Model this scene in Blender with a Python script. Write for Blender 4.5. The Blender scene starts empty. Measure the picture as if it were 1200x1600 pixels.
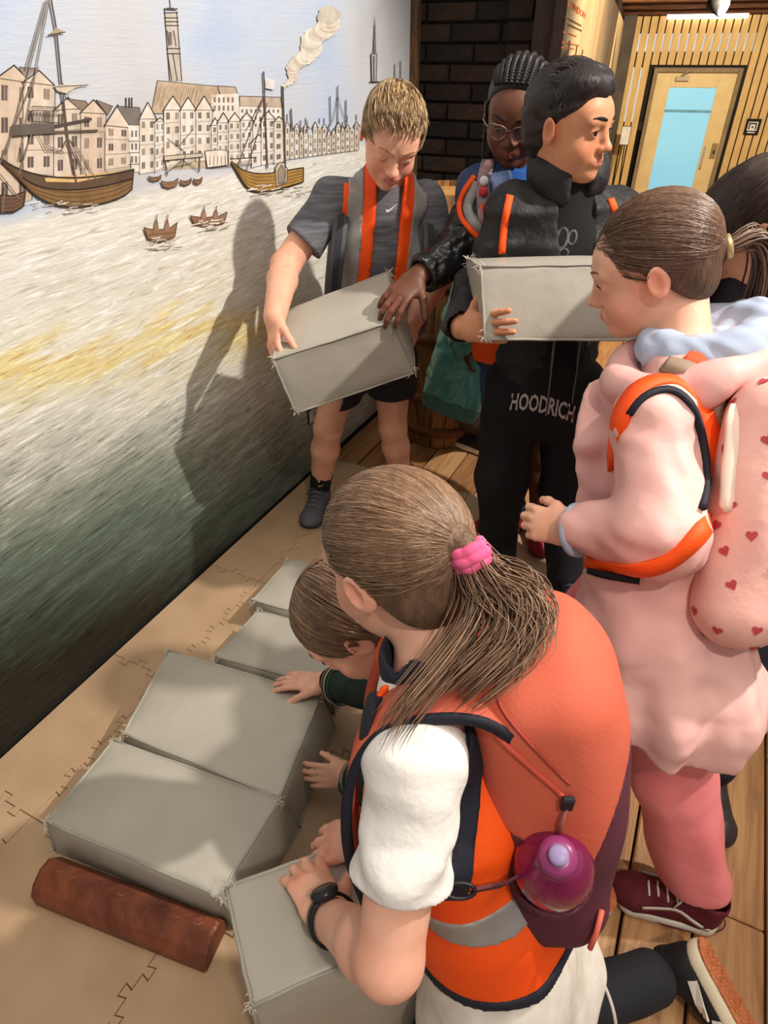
import bpy, math, random
import numpy as np
from mathutils import Vector, Matrix
from mathutils.bvhtree import BVHTree

SC = bpy.context.scene
COL = SC.collection
random.seed(7); RNG = np.random.default_rng(7)

# ---------------------------------------------------------------- camera, light, exposure
FPX, PITCH, CAMH = 1000.0, math.radians(35.4), 1.45
cam_data = bpy.data.cameras.new('camera'); cam = bpy.data.objects.new('camera', cam_data); COL.objects.link(cam)
cam.location = (0, 0, CAMH); cam.rotation_euler = (math.pi/2 - PITCH, 0, 0)
cam_data.lens = FPX/1600*36; cam_data.sensor_width = 36; cam_data.clip_start = 0.02
SC.camera = cam
SC.view_settings.view_transform = 'Standard'; SC.view_settings.look = 'None'
SC.view_settings.exposure = 0.45; SC.view_settings.gamma = 1.0; SC.view_settings.use_curve_mapping = False

world = bpy.data.worlds.new('world'); SC.world = world; world.use_nodes = True
bg = world.node_tree.nodes['Background']; bg.inputs[0].default_value = (1.0, 0.94, 0.88, 1); bg.inputs[1].default_value = 0.30

def lamp(name, kind, loc, target, power, col, size=0.1, spot=60, blend=0.4, sy=None):
    L = bpy.data.lights.new(name, kind); o = bpy.data.objects.new(name, L); COL.objects.link(o)
    o.location = loc; L.energy = power; L.color = col
    o.rotation_euler = (Vector(target)-Vector(loc)).to_track_quat('-Z', 'Y').to_euler()
    if kind == 'SPOT': L.spot_size = math.radians(spot); L.spot_blend = blend; L.shadow_soft_size = size
    elif kind == 'AREA':
        L.size = size
        if sy: L.shape = 'RECTANGLE'; L.size_y = sy
    else: L.shadow_soft_size = size
    return o
lamp('key_or_fill_spot', 'SPOT', (2.05, 0.95, 3.0), (-0.25, 1.75, 0.75), 330, (1.0, 0.93, 0.85), 0.045, 62, 0.5)
lamp('key_or_fill_spot', 'SPOT', (0.6, -0.9, 3.2), (-0.15, 0.6, 0.2), 95, (1.0, 0.90, 0.78), 0.06, 48, 0.8)  # spot added to light the kneeling girl and the blocks
lamp('key_or_fill_spot', 'SPOT', (3.0, 6.6, 1.95), (3.9, 9.8, 0.6), 300, (1.0, 0.86, 0.62), 0.08, 110, 0.7)  # added to brighten the far slatted screen
lamp('key_or_fill_spot', 'SPOT', (2.6, 2.9, 2.7), (1.1, 4.2, 1.2), 260, (1.0, 0.84, 0.60), 0.06, 70, 0.6)  # extra spot put in to brighten the graphic panel
lamp('overhead_fill', 'AREA', (0.7, 0.6, 3.3), (0.3, 1.3, 0), 22, (1.0, 0.91, 0.80), 1.6)  # soft overhead fill, added for general brightness

def ray(px, py):
    dx = (px-600)/FPX; dy = (py-800)/FPX; c, s = math.cos(PITCH), math.sin(PITCH)
    return np.array([dx, c-dy*s, -s-dy*c])
CAM = np.array([0, 0, CAMH])
def aty(px, py, Y): d = ray(px, py); return CAM + d*(Y/d[1])
def atz(px, py, z): d = ray(px, py); return CAM + d*((z-CAMH)/d[2])
def att(px, py, t): return CAM + ray(px, py)*t
def V(*a): return np.array(a, float)
def nrm(v): v = np.asarray(v, float); return v/max(np.linalg.norm(v), 1e-9)

# ---------------------------------------------------------------- materials
MATS = {}
def s2l(c):
    return tuple(((x/12.92) if x <= 0.04045 else ((x+0.055)/1.055)**2.4) for x in [v/255 for v in c])
def M(name, col, col2=None, scale=8, rough=0.7, bump=0.0, bscale=60, metal=0.0, sss=0.0, vcol=False, spec=0.4,
      stretch=(1, 1, 1), detail=4, sheen=0.0, coat=0.0, trans=0.0, emit=None, estr=0.0, alpha=1.0, dist=0.0, sharp=(0.35, 0.65), ior=1.45, bdist=0.02):
    if name in MATS: return MATS[name]
    m = bpy.data.materials.new(name); m.use_nodes = True; nt = m.node_tree; N = nt.nodes; L = nt.links
    b = N['Principled BSDF']; MATS[name] = m
    c1 = (*s2l(col), 1); c2 = (*s2l(col2 if col2 else [v*0.88 for v in col]), 1)
    tc = N.new('ShaderNodeTexCoord'); mp = N.new('ShaderNodeMapping'); mp.inputs['Scale'].default_value = stretch
    L.new(tc.outputs['Object'], mp.inputs[0])
    nz = N.new('ShaderNodeTexNoise'); nz.inputs['Scale'].default_value = scale; nz.inputs['Detail'].default_value = detail
    nz.inputs['Distortion'].default_value = dist
    L.new(mp.outputs[0], nz.inputs['Vector'])
    cr = N.new('ShaderNodeValToRGB'); cr.color_ramp.elements[0].position = sharp[0]; cr.color_ramp.elements[1].position = sharp[1]
    cr.color_ramp.elements[0].color = c2; cr.color_ramp.elements[1].color = c1
    L.new(nz.outputs['Fac'], cr.inputs[0])
    out = cr.outputs[0]
    if vcol:
        at = N.new('ShaderNodeAttribute'); at.attribute_name = 'Col'
        mx = N.new('ShaderNodeMix'); mx.data_type = 'RGBA'; mx.blend_type = 'MULTIPLY'; mx.inputs[0].default_value = 1
        L.new(out, mx.inputs[6]); L.new(at.outputs['Color'], mx.inputs[7]); out = mx.outputs[2]
    L.new(out, b.inputs['Base Color'])
    b.inputs['Roughness'].default_value = rough; b.inputs['Metallic'].default_value = metal
    b.inputs['Specular IOR Level'].default_value = spec; b.inputs['IOR'].default_value = ior
    if sss: b.inputs['Subsurface Weight'].default_value = sss; b.inputs['Subsurface Radius'].default_value = (0.012, 0.005, 0.003); b.inputs['Subsurface Scale'].default_value = 1.0
    if sheen: b.inputs['Sheen Weight'].default_value = sheen
    if coat: b.inputs['Coat Weight'].default_value = coat
    if trans: b.inputs['Transmission Weight'].default_value = trans
    if alpha < 1: b.inputs['Alpha'].default_value = alpha
    if emit: b.inputs['Emission Color'].default_value = (*s2l(emit), 1); b.inputs['Emission Strength'].default_value = estr
    if bump:
        n2 = N.new('ShaderNodeTexNoise'); n2.inputs['Scale'].default_value = bscale; n2.inputs['Detail'].default_value = 3
        L.new(mp.outputs[0], n2.inputs['Vector'])
        bp = N.new('ShaderNodeBump'); bp.inputs['Strength'].default_value = bump; bp.inputs['Distance'].default_value = bdist
        L.new(n2.outputs['Fac'], bp.inputs['Height']); L.new(bp.outputs[0], b.inputs['Normal'])
    return m

# ---------------------------------------------------------------- object helpers
def tag(o, label=None, cat=None, group=None, kind=None):
    if label: o['label'] = label
    if cat: o['category'] = cat
    if group: o['group'] = group
    if kind: o['kind'] = kind
    return o
def empty(name, loc, label=None, cat=None, group=None, kind=None):
    o = bpy.data.objects.new(name, None); COL.objects.link(o); o.location = tuple(loc); o.empty_display_size = 0.05
    return tag(o, label, cat, group, kind)
def mesh_obj(name, verts, faces, mat, parent=None, smooth=True, col=None):
    me = bpy.data.meshes.new(name)
    verts = np.asarray(verts, float)
    off = np.array(parent_loc(parent)) if parent is not None else np.zeros(3)
    verts = verts - off
    if isinstance(faces, np.ndarray):
        n, k = faces.shape
        me.vertices.add(len(verts)); me.vertices.foreach_set('co', verts.ravel())
        me.loops.add(n*k); me.loops.foreach_set('vertex_index', faces.ravel().astype(np.int32))
        me.polygons.add(n); me.polygons.foreach_set('loop_start', np.arange(0, n*k, k, dtype=np.int32))
        me.update(calc_edges=True)
    else:
        me.from_pydata([tuple(v) for v in verts], [], [tuple(f) for f in faces]); me.update()
    if smooth: me.polygons.foreach_set('use_smooth', np.ones(len(me.polygons), bool))
    if col is not None:
        a = me.color_attributes.new('Col', 'FLOAT_COLOR', 'POINT')
        c = np.ones((len(verts), 4), np.float32); c[:, :3] = col; a.data.foreach_set('color', c.ravel())
    if isinstance(mat, (list, tuple)):
        for m in mat: me.materials.append(m)
    else: me.materials.append(mat)
    o = bpy.data.objects.new(name, me); COL.objects.link(o)
    if parent is not None: o.parent = parent
    return o
def parent_loc(p):
    l = Vector((0, 0, 0))
    while p is not None: l += p.location; p = p.parent
    return l

class MB:
    def __init__(s): s.v = []; s.f = []; s.c = []
    def add(s, v, f, c=None):
        o = len(s.v); s.v += [tuple(x) for x in v]; s.f += [tuple(i+o for i in q) for q in f]
        s.c += [c if c is not None else (1, 1, 1)]*len(v)
    def box(s, c, h, R=None, bev=0.0, col=None):
        c = np.asarray(c, float); R = np.eye(3) if R is None else R; h = np.asarray(h, float)
        if bev <= 0:
            vs = [c + R @ (np.array([x, y, z])*h) for x in (-1, 1) for y in (-1, 1) for z in (-1, 1)]
            s.add(vs, [(0, 1, 3, 2), (4, 6, 7, 5), (0, 4, 5, 1), (2, 3, 7, 6), (0, 2, 6, 4), (1, 5, 7, 3)], col); return
        vs = []; idx = {}
        for x in (-1, 1):
            for y in (-1, 1):
                for z in (-1, 1):
                    for a in range(3):
                        p = np.array([x, y, z])*h; q = np.array([x, y, z])*(h-bev); q[a] = p[a]
                        idx[(x, y, z, a)] = len(vs); vs.append(c + R @ q)
        f = []
        for a in range(3):
            b_, c_ = (a+1) % 3, (a+2) % 3
            for sg in (-1, 1):
                q = []
                for (u, w) in ((-1, -1), (1, -1), (1, 1), (-1, 1)):
                    k = [0, 0, 0]; k[a] = sg; k[b_] = u; k[c_] = w; q.append(idx[(*k, a)])
                f.append(q if sg > 0 else q[::-1])
                for w in (-1, 1):   # edge along b_: between face a(sg) and face c_(w)
                    k = [0, 0, 0]; k[a] = sg; k[c_] = w; q = []
                    k[b_] = -1; k1 = tuple(k); k[b_] = 1; k2 = tuple(k)
                    q = [idx[(*k1, a)], idx[(*k2, a)], idx[(*k2, c_)], idx[(*k1, c_)]]
                    f.append(q if sg*w > 0 else q[::-1])
        for x in (-1, 1):
            for y in (-1, 1):
                for z in (-1, 1):
                    q = [idx[(x, y, z, a)] for a in range(3)]; f.append(q if x*y*z > 0 else q[::-1])
        s.add(vs, f, col)
    def tube(s, path, rad, n=6, cap=True, col=None, flat=None):
        P = np.asarray(path, float); k = len(P)
        rad = np.full(k, rad) if np.isscalar(rad) else np.asarray(rad, float)
        T = np.gradient(P, axis=0); T /= np.maximum(np.linalg.norm(T, axis=1), 1e-9)[:, None]
        ref = np.array([0, 0, 1.0]) if abs(T[0][2]) < 0.9 else np.array([1.0, 0, 0])
        vs = []; u = nrm(np.cross(T[0], ref))
        for i in range(k):
            u = nrm(u - T[i]*(u @ T[i])); w = np.cross(T[i], u)
            for j in range(n):
                a = 2*math.pi*j/n; vs.append(P[i] + rad[i]*(math.cos(a)*u + math.sin(a)*w*(flat or 1)))
        f = [(i*n+j, i*n+(j+1) % n, (i+1)*n+(j+1) % n, (i+1)*n+j) for i in range(k-1) for j in range(n)]
        if cap: f += [tuple(range(n-1, -1, -1)), tuple((k-1)*n+j for j in range(n))]
        s.add(vs, f, col)
    def ribbon(s, path, side, w, th=0.002, col=None):
        P = np.asarray(path, float); k = len(P); T = np.gradient(P, axis=0)
        side = np.broadcast_to(np.asarray(side, float), P.shape); vs = []
        w = np.full(k, w) if np.isscalar(w) else w
        for i in range(k):
            t = nrm(T[i]); sd = nrm(side[i]-t*(side[i] @ t)); nn = np.cross(t, sd)
            for (a, b) in ((-1, -1), (1, -1), (1, 1), (-1, 1)): vs.append(P[i]+sd*a*w[i]/2+nn*b*th/2)
        f = [(i*4+j, i*4+(j+1) % 4, (i+1)*4+(j+1) % 4, (i+1)*4+j) for i in range(k-1) for j in range(4)]
        f += [(3, 2, 1, 0), tuple((k-1)*4+j for j in range(4))]
        s.add(vs, f, col)
    def prism(s, poly, lo, hi, col=None):   # poly in xy, between z lo..hi
        n = len(poly); vs = [(x, y, lo) for x, y in poly]+[(x, y, hi) for x, y in poly]
        f = [tuple(range(n-1, -1, -1)), tuple(range(n, 2*n))]+[(i, (i+1) % n, n+(i+1) % n, n+i) for i in range(n)]
        s.add(vs, f, col)
    def lathe(s, prof, c, axis=(0, 0, 1), n=24, col=None):
        ax = nrm(axis); u = nrm(np.cross(ax, (1, 0, 0) if abs(ax[0]) < 0.9 else (0, 1, 0))); w = np.cross(ax, u); c = np.asarray(c, float)
        vs = [c+ax*z+r*(math.cos(2*math.pi*j/n)*u+math.sin(2*math.pi*j/n)*w) for (r, z) in prof for j in range(n)]
        k = len(prof); f = [(i*n+j, i*n+(j+1) % n, (i+1)*n+(j+1) % n, (i+1)*n+j) for i in range(k-1) for j in range(n)]
        f += [tuple(range(n-1, -1, -1)), tuple((k-1)*n+j for j in range(n))]
        s.add(vs, f, col)
    def build(s, name, mat, parent=None, smooth=False, vcol=False):
        return mesh_obj(name, s.v, s.f, mat, parent, smooth, np.array(s.c) if vcol else None)

# ---------------------------------------------------------------- signed-distance modelling (sparse surface nets)
def frame(fwd, up):
    y = nrm(fwd); x = nrm(np.cross(y, up)); z = np.cross(x, y); return np.stack([x, y, z], 1)
def rotaxis(ax, deg):
    return np.array(Matrix.Rotation(math.radians(deg), 3, Vector(ax)))
def _cap(P, a, b, ra, rb):
    ba = b-a; pa = P-a; t = np.clip(pa @ ba/max(ba @ ba, 1e-12), 0, 1)
    return np.linalg.norm(pa-t[:, None]*ba, axis=1)-(ra+(rb-ra)*t)
def _ell(P, c, r, R):
    q = (P-c) @ R; k0 = np.linalg.norm(q/r, axis=1); k1 = np.linalg.norm(q/(r*r), axis=1)
    return np.where(k1 > 1e-9, k0*(k0-1)/np.maximum(k1, 1e-9), -r.min())
def _box(P, c, h, R, rd):
    q = np.abs((P-c) @ R)-(h-rd); return np.linalg.norm(np.maximum(q, 0), axis=1)+np.minimum(q.max(1), 0)-rd
def _fcap(P, a, Fm, L, r1, r2):
    q = (P-a) @ Fm; t = np.clip(q[:, 2]/L, 0, 1); r = r1+(r2-r1)*t[:, None]; rz = r.min(1)
    e = np.stack([q[:, 0]/r[:, 0], q[:, 1]/r[:, 1], (q[:, 2]-t*L)/rz], 1)
    g = np.stack([e[:, 0]/r[:, 0], e[:, 1]/r[:, 1], e[:, 2]/rz], 1)
    k0 = np.linalg.norm(e, axis=1); k1 = np.linalg.norm(g, axis=1)
    return np.where(k1 > 1e-9, k0*(k0-1)/np.maximum(k1, 1e-9), -rz)
class S:
    def __init__(s): s.ops = []; s.bb = []; s.R = np.eye(3); s.t = np.zeros(3); s.sc = 1.0; s.k = 0.012
    def at(s, t=(0, 0, 0), R=None, sc=1.0): s.t = np.asarray(t, float); s.R = np.eye(3) if R is None else R; s.sc = sc; return s
    def w(s, p): return s.t + s.R @ (np.asarray(p, float)*s.sc)
    def _p(s, mode, k, fn, pts, rad):
        k = (s.k if k is None else k)*1.0
        s.ops.append((mode, k, fn))
        if mode == 'u':
            for p in pts: s.bb.append(p-rad); s.bb.append(p+rad)
        return s
    def cap(s, a, b, ra, rb=None, k=None, m='u'):
        rb = ra if rb is None else rb; a, b = s.w(a), s.w(b); ra, rb = ra*s.sc, rb*s.sc
        return s._p(m, k, lambda P: _cap(P, a, b, ra, rb), [a, b], max(ra, rb))
    def ell(s, c, r, R=None, k=None, m='u'):
        c = s.w(c); r = np.asarray(r, float)*s.sc*np.ones(3); R = s.R if R is None else s.R @ R
        return s._p(m, k, lambda P: _ell(P, c, r, R), [c], r.max())
    def box(s, c, h, R=None, rd=0.01, k=None, m='u'):
        c = s.w(c); h = np.asarray(h, float)*s.sc; R = s.R if R is None else s.R @ R; rd = min(rd*s.sc, h.min())
        return s._p(m, k, lambda P: _box(P, c, h, R, rd), [c], np.linalg.norm(h))
    def fcap(s, a, b, r1, r2, side, k=None, m='u'):
        a, b = s.w(a), s.w(b); L = np.linalg.norm(b-a); z = (b-a)/L; side = s.R @ np.asarray(side, float)
        x = nrm(side-z*(side @ z)); Fm = np.stack([x, np.cross(z, x), z], 1)
        r1 = np.asarray(r1, float)*s.sc; r2 = np.asarray(r2, float)*s.sc
        return s._p(m, k, lambda P: _fcap(P, a, Fm, L, r1, r2), [a, b], max(r1.max(), r2.max()))
    def chain(s, pts, rads, k=None, m='u'):
        for i in range(len(pts)-1): s.cap(pts[i], pts[i+1], rads[i], rads[i+1], k, m)
        return s
    def plane(s, p, n, k=0.0):      # keep the side opposite to n
        p = s.w(p); n = nrm(s.R @ np.asarray(n, float)); s.ops.append(('i', k, lambda P: (P-p) @ n)); return s
    def fn(s, f, m='i', k=0.0): s.ops.append((m, k, f)); return s
    def disp(s, f): s.ops.append(('d', 0, f)); return s
    def ev(s, P, ops=None):
        v = np.full(len(P), 10.0)
        for (m, k, f) in s.ops: v = comb(m, k, v, f(P))
        return v
    def mesh(s, h):
        lo = np.min(s.bb, 0)-3*h; hi = np.max(s.bb, 0)+3*h; nb = 8; bs = nb*h
        n = np.maximum(np.ceil((hi-lo)/bs).astype(int), 1)
        G = np.stack(np.meshgrid(*[np.arange(k) for k in n], indexing='ij'), -1).reshape(-1, 3)
        C = lo+(G+0.5)*bs; rad = bs*0.5*math.sqrt(3)
        D = []; v = np.full(len(C), 10.0); umin = np.full(len(C), 10.0)
        for (m, k, f) in s.ops:
            d = f(C); D.append(d); v = comb(m, k, v, d)
            if m == 'u': umin = np.minimum(umin, d)
        keep = np.abs(v) < rad*1.25+0.006
        G = G[keep]; C = C[keep]; umin = umin[keep]; D = [d[keep] for d in D]
        if len(G) == 0: return np.zeros((0, 3)), np.zeros((0, 4), int)
        g = np.arange(nb+1)*h; loc = np.stack(np.meshgrid(g, g, g, indexing='ij'), -1).reshape(-1, 3)
        base = lo+G*bs; npb = len(loc); val = np.full((len(G), npb), 10.0)
        for (m, k, f), d in zip(s.ops, D):
            if m == 'u': sel = np.nonzero(d-rad*1.2 <= umin+rad*1.2+k+0.004)[0]
            elif m == 's': sel = np.nonzero(d < rad*1.5+k+0.02)[0]
            elif m == 'i': sel = np.nonzero(d > -rad*1.6-k-0.02)[0]
            else: sel = np.arange(len(G))
            if len(sel) == 0: continue
            P = (base[sel][:, None, :]+loc[None]).reshape(-1, 3)
            val[sel] = comb(m, k, val[sel].ravel(), f(P)).reshape(len(sel), npb)
        N1 = nb+1; Vv = val.reshape(-1, N1, N1, N1); ins = Vv < 0
        cs = np.zeros((len(G), nb, nb, nb), np.int8)
        for a in (0, 1):
            for b in (0, 1):
                for c in (0, 1): cs += ins[:, a:a+nb, b:b+nb, c:c+nb]
        B, I, J, K = np.nonzero((cs > 0) & (cs < 8))
        cv = np.stack([Vv[B, I+a, J+b, K+c] for a in (0, 1) for b in (0, 1) for c in (0, 1)], 1)
        co = np.array([(a, b, c) for a in (0, 1) for b in (0, 1) for c in (0, 1)], float)
        acc = np.zeros((len(B), 3)); cnt = np.zeros(len(B))
        for i in range(8):
            for ax, st in ((0, 4), (1, 2), (2, 1)):
                if co[i][ax] == 0:
                    j = i+st; x = (cv[:, i] < 0) != (cv[:, j] < 0)
                    den = cv[:, i]-cv[:, j]; tt = cv[:, i]/np.where(np.abs(den) < 1e-12, 1e-12, den)
                    p = co[i]+np.outer(tt, co[j]-co[i]); acc[x] += p[x]; cnt[x] += 1
        ijk = G[B]*nb+np.stack([I, J, K], 1); pos = lo+(ijk+acc/cnt[:, None])*h
        dim = n*nb+2; key = lambda q: ((q[:, 0]+1)*(dim[1]+2)+q[:, 1]+1)*(dim[2]+2)+q[:, 2]+1
        kk = key(ijk); order = np.argsort(kk); ks = kk[order]; F = []
        for ax in range(3):
            j = (4, 2, 1)[ax]; s0 = cv[:, 0] < 0; s1 = cv[:, j] < 0; x = s0 != s1
            q0 = ijk[x]; e1 = np.zeros(3, int); e2 = np.zeros(3, int); e1[(ax+1) % 3] = 1; e2[(ax+2) % 3] = 1
            quad = []; ok = np.ones(len(q0), bool)
            for o in (np.zeros(3, int), -e1, -e1-e2, -e2):
                kq = key(q0+o); p = np.clip(np.searchsorted(ks, kq), 0, len(ks)-1); ok &= ks[p] == kq; quad.append(order[p])
            qd = np.stack(quad, 1); fl = s0[x]; qd[~fl] = qd[~fl][:, ::-1]; F.append(qd[ok])
        return pos, np.concatenate(F)
def comb(m, k, v, d):
    if m == 'u':
        if k <= 0: return np.minimum(v, d)
        hh = np.clip(0.5+0.5*(v-d)/k, 0, 1); return v+(d-v)*hh-k*hh*(1-hh)
    if m == 's': m, d = 'i', -d
    if m == 'i':
        if k <= 0: return np.maximum(v, d)
        hh = np.clip(0.5-0.5*(v-d)/k, 0, 1); return v+(d-v)*hh+k*hh*(1-hh)
    return v+d
def sdf_obj(name, s, h, mat, parent=None, colfn=None, relax=1):
    v, f = s.mesh(h)
    for _ in range(relax):
        acc = np.zeros_like(v); cn = np.zeros(len(v))
        for a in range(4):
            b = (a+1) % 4; np.add.at(acc, f[:, a], v[f[:, b]]); np.add.at(cn, f[:, a], 1)
            np.add.at(acc, f[:, b], v[f[:, a]]); np.add.at(cn, f[:, b], 1)
        v = v*0.5+0.5*acc/np.maximum(cn, 1)[:, None]
    c = colfn(v) if colfn else None
    return mesh_obj(name, v, f, mat, parent, True, c)
def wob(freq, amp, seed=0, n=4, dirs=None):
    r = np.random.default_rng(seed); K = r.normal(size=(n, 3)); K /= np.linalg.norm(K, axis=1)[:, None]
    if dirs is not None: K = K*np.asarray(dirs)
    fr = freq*(0.7+0.7*r.random(n)); ph = r.random(n)*6.28
    def f(P):
        o = np.zeros(len(P))
        for i in range(n):
            w = P @ K[i]*fr[i]+ph[i]; o += np.sin(w+1.5*np.sin(P @ K[(i+1) % n]*fr[i]*0.6+ph[i]))
        return o*amp/n*1.5
    return f
# ================================================================= the setting
A0 = atz(0, 1185, 0); A1 = atz(475, 750, 0); WD = nrm(A1-A0); WN = V(WD[1], -WD[0], 0)   # along wall, into the room
WB = A0 - WD*0.9
RW = np.stack([WD, -WN, V(0, 0, 1)], 1)              # wall frame: x along, y into the wall, z up
def onwall(px, py, lift=0.0):
    d = ray(px, py); t = ((A0-CAM) @ WN + lift)/(d @ WN); return CAM+d*t
def wl(p): return RW.T @ (np.asarray(p)-WB)          # to wall-local
WLEN = wl(onwall(640, 90))[0]
def local_obj(o, R=RW, t=WB):
    o.matrix_world = Matrix.Translation(Vector(t)) @ Matrix(R.tolist()).to_4x4(); return o

def mural_material():
    m = bpy.data.materials.new('mural_paint'); m.use_nodes = True; nt = m.node_tree; N = nt.nodes; L = nt.links; b = N['Principled BSDF']
    tc = N.new('ShaderNodeTexCoord'); sx = N.new('ShaderNodeSeparateXYZ'); L.new(tc.outputs['Object'], sx.inputs[0])
    def math_(op, a, c, d=None):
        n = N.new('ShaderNodeMath'); n.operation = op
        for i, v in enumerate((a, c, d)):
            if v is None: continue
            if isinstance(v, (int, float)): n.inputs[i].default_value = v
            else: L.new(v, n.inputs[i])
        return n.outputs[0]
    def noise(scale, st, rot=0, detail=5, rough=0.6, dist=0.0):
        mp = N.new('ShaderNodeMapping'); mp.inputs['Scale'].default_value = st; m0 = N.new('ShaderNodeMapping'); m0.inputs['Rotation'].default_value = (0, rot, 0)
        L.new(tc.outputs['Object'], m0.inputs[0]); L.new(m0.outputs[0], mp.inputs[0]); n = N.new('ShaderNodeTexNoise'); n.inputs['Scale'].default_value = scale
        n.inputs['Detail'].default_value = detail; n.inputs['Roughness'].default_value = rough; n.inputs['Distortion'].default_value = dist
        L.new(mp.outputs[0], n.inputs[0]); return n.outputs['Fac']
    def ramp(fac, els):
        r = N.new('ShaderNodeValToRGB'); e = r.color_ramp.elements
        e[0].position, e[0].color = els[0][0], (*s2l(els[0][1]), 1); e[1].position, e[1].color = els[-1][0], (*s2l(els[-1][1]), 1)
        for p, c in els[1:-1]: k = e.new(p); k.color = (*s2l(c), 1)
        L.new(fac, r.inputs[0]); return r.outputs[0]
    def mix(f, a, c, bt='MIX'):
        n = N.new('ShaderNodeMix'); n.data_type = 'RGBA'; n.blend_type = bt
        for i, v in ((0, f), (6, a), (7, c)):
            if isinstance(v, (int, float)): n.inputs[i].default_value = v
            elif isinstance(v, tuple): n.inputs[i].default_value = v
            else: L.new(v, n.inputs[i])
        return n.outputs[2]
    x, z = sx.outputs[0], sx.outputs[2]
    streak = noise(1.0, (3.0, 3, 26), 0.06, 6, 0.65, 0.6)
    fine = noise(1.0, (11, 8, 120), 0.03, 5, 0.72, 0.9)
    big = noise(1.0, (1.6, 1, 5.5), 0.1, 3, 0.5, 0.3)
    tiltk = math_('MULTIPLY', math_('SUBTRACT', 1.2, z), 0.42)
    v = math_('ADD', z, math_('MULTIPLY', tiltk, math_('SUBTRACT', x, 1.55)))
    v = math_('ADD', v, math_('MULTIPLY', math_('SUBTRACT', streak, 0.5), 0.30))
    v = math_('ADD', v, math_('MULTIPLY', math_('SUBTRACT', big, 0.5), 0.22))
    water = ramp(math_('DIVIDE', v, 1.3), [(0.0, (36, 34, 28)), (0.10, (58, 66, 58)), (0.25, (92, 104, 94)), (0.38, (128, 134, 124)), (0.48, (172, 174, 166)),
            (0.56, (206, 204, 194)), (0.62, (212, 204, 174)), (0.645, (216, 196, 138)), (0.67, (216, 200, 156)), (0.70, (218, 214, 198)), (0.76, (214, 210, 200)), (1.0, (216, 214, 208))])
    fr = ramp(fine, [(0.32, (70, 66, 58)), (0.44, (186, 184, 178)), (0.54, (205, 203, 197)), (0.66, (255, 255, 252))])
    water = mix(0.75, water, fr, 'OVERLAY')
    cloud = noise(1.0, (1.5, 1, 1.9), 0.5, 4, 0.5, 0.4)
    sky = ramp(cloud, [(0.32, (168, 186, 214)), (0.46, (188, 198, 214)), (0.58, (196, 198, 203)), (0.72, (186, 185, 186))])
    isky = N.new('ShaderNodeMapRange'); isky.inputs[1].default_value = 1.165; isky.inputs[2].default_value = 1.19; L.new(z, isky.inputs[0])
    col = mix(isky.outputs[0], water, sky)
    L.new(col, b.inputs['Base Color']); b.inputs['Roughness'].default_value = 0.55; b.inputs['Specular IOR Level'].default_value = 0.25
    bp = N.new('ShaderNodeBump'); bp.inputs['Strength'].default_value = 0.25; bp.inputs['Distance'].default_value = 0.01
    L.new(fine, bp.inputs['Height']); L.new(bp.outputs[0], b.inputs['Normal'])
    return m
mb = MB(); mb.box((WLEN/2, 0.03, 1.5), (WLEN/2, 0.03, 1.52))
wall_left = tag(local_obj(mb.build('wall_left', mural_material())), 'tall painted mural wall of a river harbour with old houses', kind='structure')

# ---- the drawing printed on the mural: one flat sheet of inked shapes
INK = (70, 60, 54)
class Draw:
    def __init__(s): s.v = []; s.f = []; s.c = []; s.n = 0
    def poly(s, pts, col):
        s.n += 1; o = len(s.v); lift = 0.0010+0.0000035*s.n
        for p in pts: q = wl(onwall(*p, lift)); s.v.append(tuple(q)); s.c.append(s2l(col))
        s.f.append(tuple(range(o, o+len(pts))))
    def line(s, pts, w=1.2, col=INK):
        for (a, b) in zip(pts[:-1], pts[1:]):
            a = np.array(a, float); b = np.array(b, float); d = b-a; L = np.hypot(*d)
            if L < 1e-6: continue
            nn = np.array([-d[1], d[0]])/L*w/2; e = d/L*w*0.3
            s.poly([a-nn-e, b-nn+e, b+nn+e, a+nn-e], col)
    def outl(s, pts, fill, w=1.1, col=INK): s.poly(pts, fill); s.line(list(pts)+[pts[0]], w, col)
D = Draw(); rr = random.Random(3)
def lerp2(a, b, t): return (a[0]+(b[0]-a[0])*t, a[1]+(b[1]-a[1])*t)
def quad_pt(q, u, v): return lerp2(lerp2(q[0], q[1], u), lerp2(q[3], q[2], u), v)
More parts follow.
